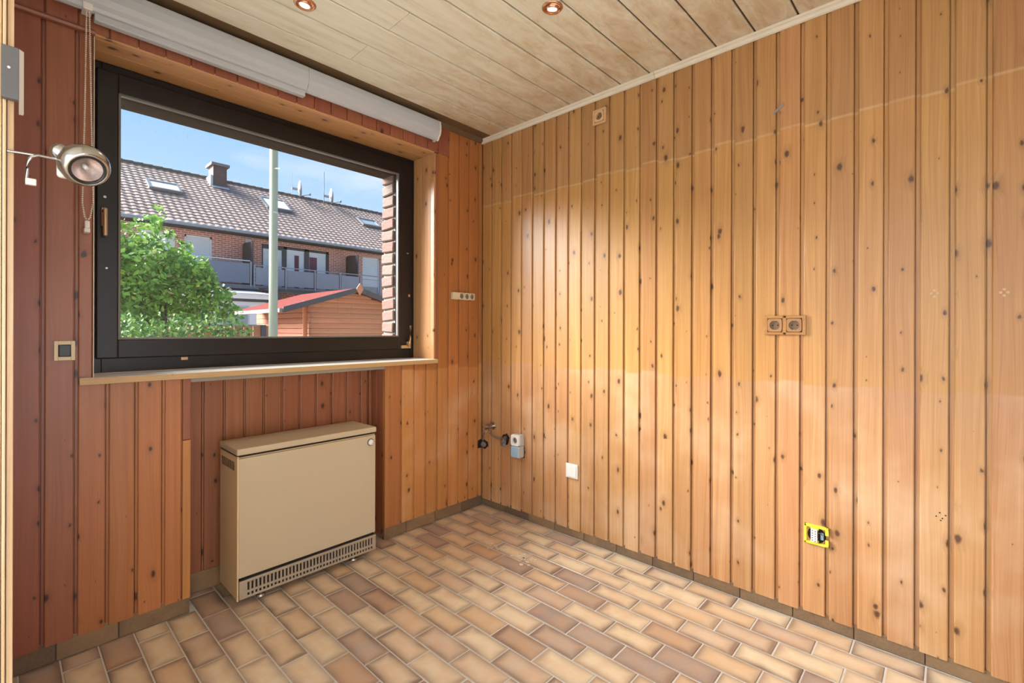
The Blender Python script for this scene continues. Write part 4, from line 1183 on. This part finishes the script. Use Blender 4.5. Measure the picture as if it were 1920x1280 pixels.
def antenna(x, y, top, mast=0.02):
    a_ = MB(); zb = EZ + sl * (y - EY)
    a_.cyl((x, y, zb - 0.1), (x, y, top), mast, n=6)
    an = hsb(a_, 'antenna_mast', M_ANTHRA, roof)
    d_ = MB()
    Md = Matrix.Translation((x + 0.36, y - 0.02, zb + 0.62)) @ Vector((1, -0.25, 0.1)).to_track_quat('Z', 'Y').to_matrix().to_4x4()
    d_.lathe([(0.002, 0.0), (0.2, 0.02), (0.42, 0.09), (0.43, 0.085), (0.2, 0.0), (0.002, -0.02)], Md, 20, True, False)
    d_.box(x, x + 0.3, y - 0.03, y + 0.03, zb + 0.5, zb + 0.62)
    d_.tube([(x + 0.42, y - 0.05, zb + 0.2), (x + 0.9, y - 0.15, zb + 0.36)], 0.02, 6)
    d_.sphere((x + 0.93, y - 0.16, zb + 0.38), 0.07, 8, 6)
    hsb(d_, 'satellite_dish', plain('dish_grey', (0.28, 0.28, 0.29), 0.5), an)
antenna(8.55, 24.0, 9.75, 0.008)
antenna(10.30, 23.9, 10.15, 0.022)

# white garden room below the balcony
cn = thing('garden_room', 'flat-roofed white garden room below the balcony', 'annex', (2.9, 17.5, GZ))
def rl(mb, name, mat, parent=None): return rel(mb, name, mat, cn, parent)
rl(MB().box(0.2, 4.8, 16.7, 18.7, 2.30, 2.50), 'roof_fascia', M_SHUT)
rl(MB().add([(0.0, 16.6, 2.50), (4.85, 16.6, 2.50), (4.85, 18.7, 2.74), (0.0, 18.7, 2.74), (0.0, 16.6, 2.46), (4.85, 16.6, 2.46), (4.85, 18.7, 2.70), (0.0, 18.7, 2.70)],
            [(0, 1, 2, 3), (7, 6, 5, 4), (0, 4, 5, 1), (1, 5, 6, 2), (2, 6, 7, 3), (3, 7, 4, 0)]), 'roof', plain('pale_roof', (0.60, 0.60, 0.62), 0.5))
rl(MB().box(0.25, 4.75, 16.8, 16.95, 2.20, 2.30), 'shadow_gap', M_ANTHRA)
rl(MB().box(0.3, 4.7, 16.9, 18.6, GZ, 2.22), 'wall', M_SHUT)
for k_ in range(3):
    f_ = rl(MB().box(0.75 + k_ * 1.2, 1.70 + k_ * 1.2, 16.86, 16.92, 0.6, 2.05), 'window', plain('grey_frame', (0.5, 0.5, 0.5), 0.5))
    rl(MB().box(0.82 + k_ * 1.2, 1.63 + k_ * 1.2, 16.84, 16.87, 0.67, 1.98), 'pane', M_HGLASS, f_)
pg = thing('pergola', 'dark metal pergola slats in front of the grey balcony', 'pergola', (6.2, 17.6, GZ))
for k_ in range(9):
    yy = 16.7 + k_ * 0.22
    rel(MB().box(5.0, 7.4, yy, yy + 0.06, 2.58 + k_ * 0.03, 2.64 + k_ * 0.03), 'slat', M_ANTHRA, pg)
for xx in (5.05, 7.3):
    rel(MB().box(xx, xx + 0.08, 16.7, 18.6, 2.5, 2.58), 'beam', M_ANTHRA, pg)
    rel(MB().box(xx, xx + 0.08, 16.7, 16.78, GZ, 2.5), 'post', M_ANTHRA, pg)
fr2 = thing('flat_roof_shed', 'low grey flat-roofed outbuilding behind the gable of the wooden shed', 'outbuilding', (8.6, 14.5, GZ))
rel(MB().box(6.6, 11.5, 13.8, 15.6, 2.00, 2.18), 'roof', plain('grey_roof_edge', (0.20, 0.21, 0.22), 0.7), fr2)
rel(MB().box(6.8, 11.3, 14.0, 15.5, GZ, 2.0), 'wall', M_ANTHRA, fr2)

# ---- wooden shed
SY = 8.0
sd = thing('wooden_shed', 'reddish log-board garden shed with red felt roof and black bargeboards', 'shed', (3.4, SY + 1.6, GZ))
def sb(mb, name, mat, parent=None, label=None): return rel(mb, name, mat, sd, parent, label)
M_LOG = wood('shed_logs', (0.60, 0.235, 0.118), (0.48, 0.17, 0.08), axis='x', rough=0.7, knots=0.6)
M_LOG_Y_SHADE = wood('shed_logs_shaded', (0.40, 0.15, 0.075), (0.31, 0.105, 0.05), axis='y', rough=0.7, knots=0.6)  # darker copy of the gable logs, side wall's shade put into the colour
AX, AZ = 3.42, 2.14             # apex
sx0_, sx1_ = 2.36, 4.48         # walls
EX0, EX1, EZs = 1.72, 5.12, 1.62
slp = (AZ - EZs) / (AX - EX0)
zz = GZ
while zz < 2.0:
    zt_ = zz + 0.118
    def half(zv):               # gable half-width at height zv
        return min((AX - sx0_), (AZ - 0.07 - zv) / slp)
    hw0, hw1 = half(zz), half(zt_)
    if hw1 <= 0.05: break
    sb(MB().add([(AX - hw0, SY + 0.06, zz), (AX + hw0, SY + 0.06, zz), (AX + hw1, SY + 0.06, zt_ - 0.006), (AX - hw1, SY + 0.06, zt_ - 0.006),
                 (AX - hw0, SY + 0.10, zz), (AX + hw0, SY + 0.10, zz), (AX + hw1, SY + 0.10, zt_), (AX - hw1, SY + 0.10, zt_),
                 (AX - hw0, SY + 0.052, zz + 0.05), (AX + hw0, SY + 0.052, zz + 0.05)],
                [(0, 1, 9, 8), (8, 9, 2, 3), (3, 2, 6, 7), (4, 7, 6, 5), (0, 4, 5, 1), (1, 5, 6, 2, 9), (0, 8, 3, 7, 4)]), 'log_board', M_LOG)
    if zt_ < EZs + (sx0_ - EX0) * slp:
        for xx in (sx0_, sx1_):
            sb(MB().bbox(xx - 0.022, xx + 0.022, SY - 0.10, SY + 3.0, zz, zt_ - 0.006, 0.008, seg=1), 'log_board', M_LOG_Y_SHADE)
    zz += 0.118
sb(MB().bbox(sx0_ - 0.10, sx0_ + 0.0, SY + 0.02, SY + 0.05, GZ, 1.80, 0.01, seg=1), 'corner_post', M_LOG)
sb(MB().box(sx0_, sx1_, SY + 2.95, SY + 3.0, GZ, 1.8), 'rear_wall', M_LOG)
M_FELT = plain('red_felt', (0.115, 0.026, 0.023), 0.95, spec=0.05, var=0.3, scale=10)
RB = SY + 2.75
for s_ in (-1, 1):
    ex = EX0 if s_ < 0 else EX1
    r_ = MB()
    r_.add([(AX, SY - 0.28, AZ), (ex, SY - 0.28, EZs), (ex, RB, EZs), (AX, RB, AZ), (AX, SY - 0.28, AZ - 0.05), (ex, SY - 0.28, EZs - 0.05), (ex, RB, EZs - 0.05), (AX, RB, AZ - 0.05)],
           [(0, 1, 2, 3), (7, 6, 5, 4), (0, 4, 5, 1), (1, 5, 6, 2), (2, 6, 7, 3), (3, 7, 4, 0)])
    sb(r_, 'roof_slope', M_FELT)
    b_ = MB()
    b_.add([(AX, SY - 0.31, AZ + 0.02), (ex, SY - 0.31, EZs + 0.02), (ex, SY - 0.31, EZs - 0.10), (AX, SY - 0.31, AZ - 0.10),
            (AX, SY - 0.28, AZ + 0.02), (ex, SY - 0.28, EZs + 0.02), (ex, SY - 0.28, EZs - 0.10), (AX, SY - 0.28, AZ - 0.10)],
           [(0, 1, 2, 3), (7, 6, 5, 4), (0, 4, 5, 1), (1, 5, 6, 2), (2, 6, 7, 3), (3, 7, 4, 0)])
    sb(b_, 'bargeboard', M_ANTHRA)
    sb(MB().box(ex - 0.07 if s_ < 0 else ex, ex if s_ < 0 else ex + 0.07, SY - 0.28, RB, EZs - 0.09, EZs - 0.015), 'gutter', plain('pale_gutter', (0.20, 0.18, 0.15), 0.5))
dm = MB(); dm.prism([(AX, AZ + 0.10), (AX + 0.09, AZ - 0.03), (AX, AZ - 0.18), (AX - 0.09, AZ - 0.03)], 'y', SY - 0.335, SY - 0.312)
sb(dm, 'apex_diamond', M_LOG, None, 'orange wooden diamond at the apex')

# ---- board fence
fn = thing('board_fence', 'low fence of upright reddish boards with a grey cap rail behind the hedge', 'fence', (0.9, 6.3, GZ))
M_FENCE = wood('fence_boards', (0.44, 0.165, 0.075), (0.34, 0.115, 0.05), rough=0.7, knots=0.4)
for k_ in range(15):
    xx = -1.2 + k_ * 0.145
    rel(MB().bbox(xx, xx + 0.135, 6.30, 6.325, GZ, 1.235 + random.uniform(-0.005, 0.005), 0.004, seg=1), 'board', M_FENCE, fn)
rel(MB().bbox(-1.2, 0.83, 6.28, 6.34, 1.236, 1.256, 0.004, seg=1), 'cap_rail', plain('grey_rail', (0.20, 0.19, 0.19), 0.7), fn)
rel(MB().bbox(0.80, 0.88, 6.27, 6.35, GZ, 1.25, 0.006, seg=1), 'post', M_ANTHRA, fn)

# ---- lamp post
lpst = thing('street_pole', 'smooth pale green-grey lamp post standing in front of the fence', 'pole', (0.14, 4.0, GZ))
M_POLE = plain('pale_green_pole', (0.27, 0.29, 0.215), 0.55, var=0.06, scale=4)
rel(MB().cyl((0.141, 4.0, GZ), (0.150, 4.0, 5.2), 0.056, 0.044, 28), 'shaft', M_POLE, lpst)
rel(MB().cyl((0.1475, 4.0, 2.652), (0.1475, 4.0, 2.668), 0.0502, n=28), 'clamp_band', M_GREYPLASTIC, lpst)

# ---- shrubs
def leafmat(name, stops):
    t = NT(name); geo = t.n('ShaderNodeNewGeometry')
    col = t.ramp(geo.outputs['Random Per Island'], stops)
    b = t.n('ShaderNodeBsdfPrincipled', {'Base Color': col, 'Roughness': 0.5, 'Specular IOR Level': 0.3})
    tr_ = t.n('ShaderNodeBsdfTranslucent', {'Color': col})
    mx = t.n('ShaderNodeMixShader', {0: 0.2, 1: b.outputs[0], 2: tr_.outputs[0]})
    t.t.links.new(mx.outputs[0], t.out.inputs[0]); return t.m
def foliage(blobs, n, size, seed):
    rd = random.Random(seed); m = MB()
    tot = sum(b[3] * b[4] * b[5] for b in blobs)
    for (cx, cy, cz, rx, ry, rz) in blobs:
        for _ in range(int(n * rx * ry * rz / tot)):
            d = Vector((rd.gauss(0, 1), rd.gauss(0, 1), rd.gauss(0, 1))).normalized() * (rd.random() ** 0.33)
            p = Vector((cx + d.x * rx, cy + d.y * ry, cz + d.z * rz))
            s_ = size * rd.uniform(0.6, 1.3)
            q = Vector((rd.gauss(0, 1), rd.gauss(0, 1) - 0.6, rd.gauss(0, 1) + 0.9)).normalized().to_track_quat('Z', 'Y').to_matrix().to_4x4()
            M_ = Matrix.Translation(p) @ q @ Matrix.Rotation(rd.uniform(0, 6.28), 4, 'Z')
            m.add([(0, -s_, 0), (s_ * 0.55, -s_ * 0.1, s_ * 0.12), (0, s_, 0), (-s_ * 0.55, -s_ * 0.1, s_ * 0.12)], [(0, 1, 2), (0, 2, 3)], M_)
    return m
def branches(root, base, tips, r, mat):
    m = MB()
    for tp in tips:
        mid = Vector(base).lerp(Vector(tp), 0.5) + Vector((random.uniform(-.1, .1), random.uniform(-.1, .1), 0.1))
        m.tube([base, mid, tp], [r, r * 0.6, r * 0.2], 6)
    rel(m, 'branches', mat, root)
M_LEAF1 = leafmat('maple_leaves', [(0.0, (0.07, 0.16, 0.03)), (0.45, (0.13, 0.27, 0.05)), (0.8, (0.24, 0.42, 0.07)), (0.95, (0.36, 0.52, 0.12)), (1.0, (0.42, 0.26, 0.12))])
M_LEAF2 = leafmat('hedge_leaves', [(0.0, (0.035, 0.09, 0.025)), (0.6, (0.09, 0.20, 0.04)), (1.0, (0.20, 0.36, 0.07))])
M_BARK = plain('bark', (0.07, 0.05, 0.04), 0.9)
def shape_mesh(mb, name, mat, root):
    me = bpy.data.meshes.new(name); me.from_pydata(mb.v, [], mb.f); me.materials.append(mat)
    o = bpy.data.objects.new(name, me); COL.objects.link(o); me.transform(Matrix.Translation(-Vector(root.location))); o.parent = root
    o['kind'] = 'stuff'; return o
b1 = thing('leafy_tree', 'bright green leafy tree with scattered brown seed heads at the left of the window', 'tree', (-0.75, 5.0, GZ))
blobs = [(-1.05, 5.0, 1.85, 0.50, 0.5, 0.48), (-0.62, 5.1, 1.80, 0.45, 0.45, 0.42), (-0.30, 5.1, 1.55, 0.30, 0.35, 0.30), (-0.95, 5.0, 2.35, 0.22, 0.22, 0.24),
         (-0.86, 5.0, 2.58, 0.10, 0.10, 0.17), (-1.22, 4.9, 2.42, 0.10, 0.1, 0.10), (-0.62, 5.0, 2.22, 0.14, 0.14, 0.12), (-1.25, 5.1, 1.35, 0.4, 0.4, 0.4), (-0.5, 5.2, 2.08, 0.16, 0.16, 0.14), (-0.12, 5.0, 1.62, 0.14, 0.2, 0.13), (-0.75, 5.2, 1.35, 0.4, 0.3, 0.25), (-1.45, 5.0, 1.95, 0.35, 0.4, 0.5), (-1.30, 5.0, 2.35, 0.18, 0.2, 0.16), (-0.45, 5.0, 1.85, 0.22, 0.25, 0.22), (-0.72, 5.0, 2.40, 0.08, 0.1, 0.10), (-0.05, 5.0, 1.38, 0.16, 0.2, 0.16)]
shape_mesh(foliage(blobs, 9000, 0.040, 3), 'foliage', M_LEAF1, b1)
branches(b1, (-0.8, 5.1, GZ), [(-1.1, 5.0, 1.9), (-0.6, 5.1, 1.9), (-0.3, 5.1, 1.5), (-0.9, 5.0, 2.4), (-0.8, 5.0, 2.2)], 0.035, M_BARK)
b2 = thing('hedge', 'dense dark green clipped hedge in front of the leafy tree', 'hedge', (-0.6, 4.1, GZ))
blobs = [(-1.50 + 0.24 * k_, 4.0, 1.00 + 0.03 * math.sin(k_ * 2.1), 0.24, 0.26, 0.33) for k_ in range(6)] + [(-1.45 + 0.3 * k_, 4.0, 0.5, 0.3, 0.26, 0.5) for k_ in range(4)]
shape_mesh(foliage(blobs, 9000, 0.026, 5), 'foliage', M_LEAF2, b2)
branches(b2, (-0.7, 4.0, GZ), [(-1.2, 4.0, 0.9), (-0.6, 4.0, 1.0), (-0.4, 4.0, 0.9)], 0.02, M_BARK)
b3 = thing('balcony_shrub', 'small pinkish dry shrub behind the apex of the wooden shed', 'shrub', (6.3, 13.0, GZ))
shape_mesh(foliage([(6.35, 13.0, 2.25, 0.32, 0.3, 0.26), (6.35, 13.0, 1.6, 0.25, 0.25, 0.5)], 900, 0.05, 9), 'foliage', leafmat('dry_leaves', [(0, (0.3, 0.22, 0.16)), (0.5, (0.45, 0.36, 0.30)), (1, (0.20, 0.24, 0.10))]), b3)
branches(b3, (6.35, 13.0, GZ), [(6.2, 13.0, 2.1), (6.5, 13.0, 2.2)], 0.03, M_BARK)

# ---- small marks left on the right wall and floor
M_GLUE = plain('dried_glue', (0.30, 0.25, 0.22), 0.8, var=0.2)
M_FILLER = plain('wood_filler', (0.64, 0.44, 0.26), 0.8)
def smear(pts, name, mat, t=0.0008):
    # pts = (y, z) outline on the face of the right wall
    MB().prism(pts, 'x', -0.0018, 0.003).build(name, mat, wr)
smear([(-1.766, 2.098), (-1.776, 2.092), (-1.798, 2.106), (-1.816, 2.118), (-1.812, 2.130), (-1.802, 2.124), (-1.784, 2.110)], 'glue_smear', M_GLUE)
for (yy, zz) in ((-2.281, 1.311), (-2.450, 1.306)):
    m = MB()
    for (dy, dz) in ((0, 0.010), (0, -0.010), (0.008, 0), (-0.008, 0)):
        m.cyl((0.003, yy + dy, zz + dz), (-0.0016, yy + dy, zz + dz), 0.0045, n=8)
    m.build('filler_mark', M_FILLER, wr)
for (yy, zz) in ((-2.287, 0.536), (-2.296, 0.550), (-2.303, 0.532), (-2.311, 0.544), (-2.299, 0.524), (-0.408, 2.255)):
    MB().cyl((0.003, yy, zz), (-0.0013, yy, zz), 0.0022, n=8).build('nail_hole', M_HOLE, wr)
M_DUST = plain('plaster_dust', (0.68, 0.58, 0.50), 0.9, var=0.2)
rd = random.Random(4)
ds = MB()
for (cx_, cy_, n_, rr_) in ((-0.375, -0.525, 16, 0.05), (-0.375, -0.705, 18, 0.06)):
    for k_ in range(n_):
        x_, y_ = cx_ + rd.gauss(0, rr_ * 0.45), cy_ + rd.gauss(0, rr_ * 0.55)
        a_ = rd.uniform(0, 6.28); l_ = rd.uniform(0.004, 0.015)
        pts = [(x_ + l_ * math.cos(a_ + q * 1.257) * rd.uniform(0.4, 1), y_ + l_ * math.sin(a_ + q * 1.257) * rd.uniform(0.4, 1)) for q in range(5)]
        ds.prism(pts, 'z', 0.0003, 0.0011)
o = ds.build('plaster_splashes', M_DUST, floor)
o['kind'] = 'stuff'
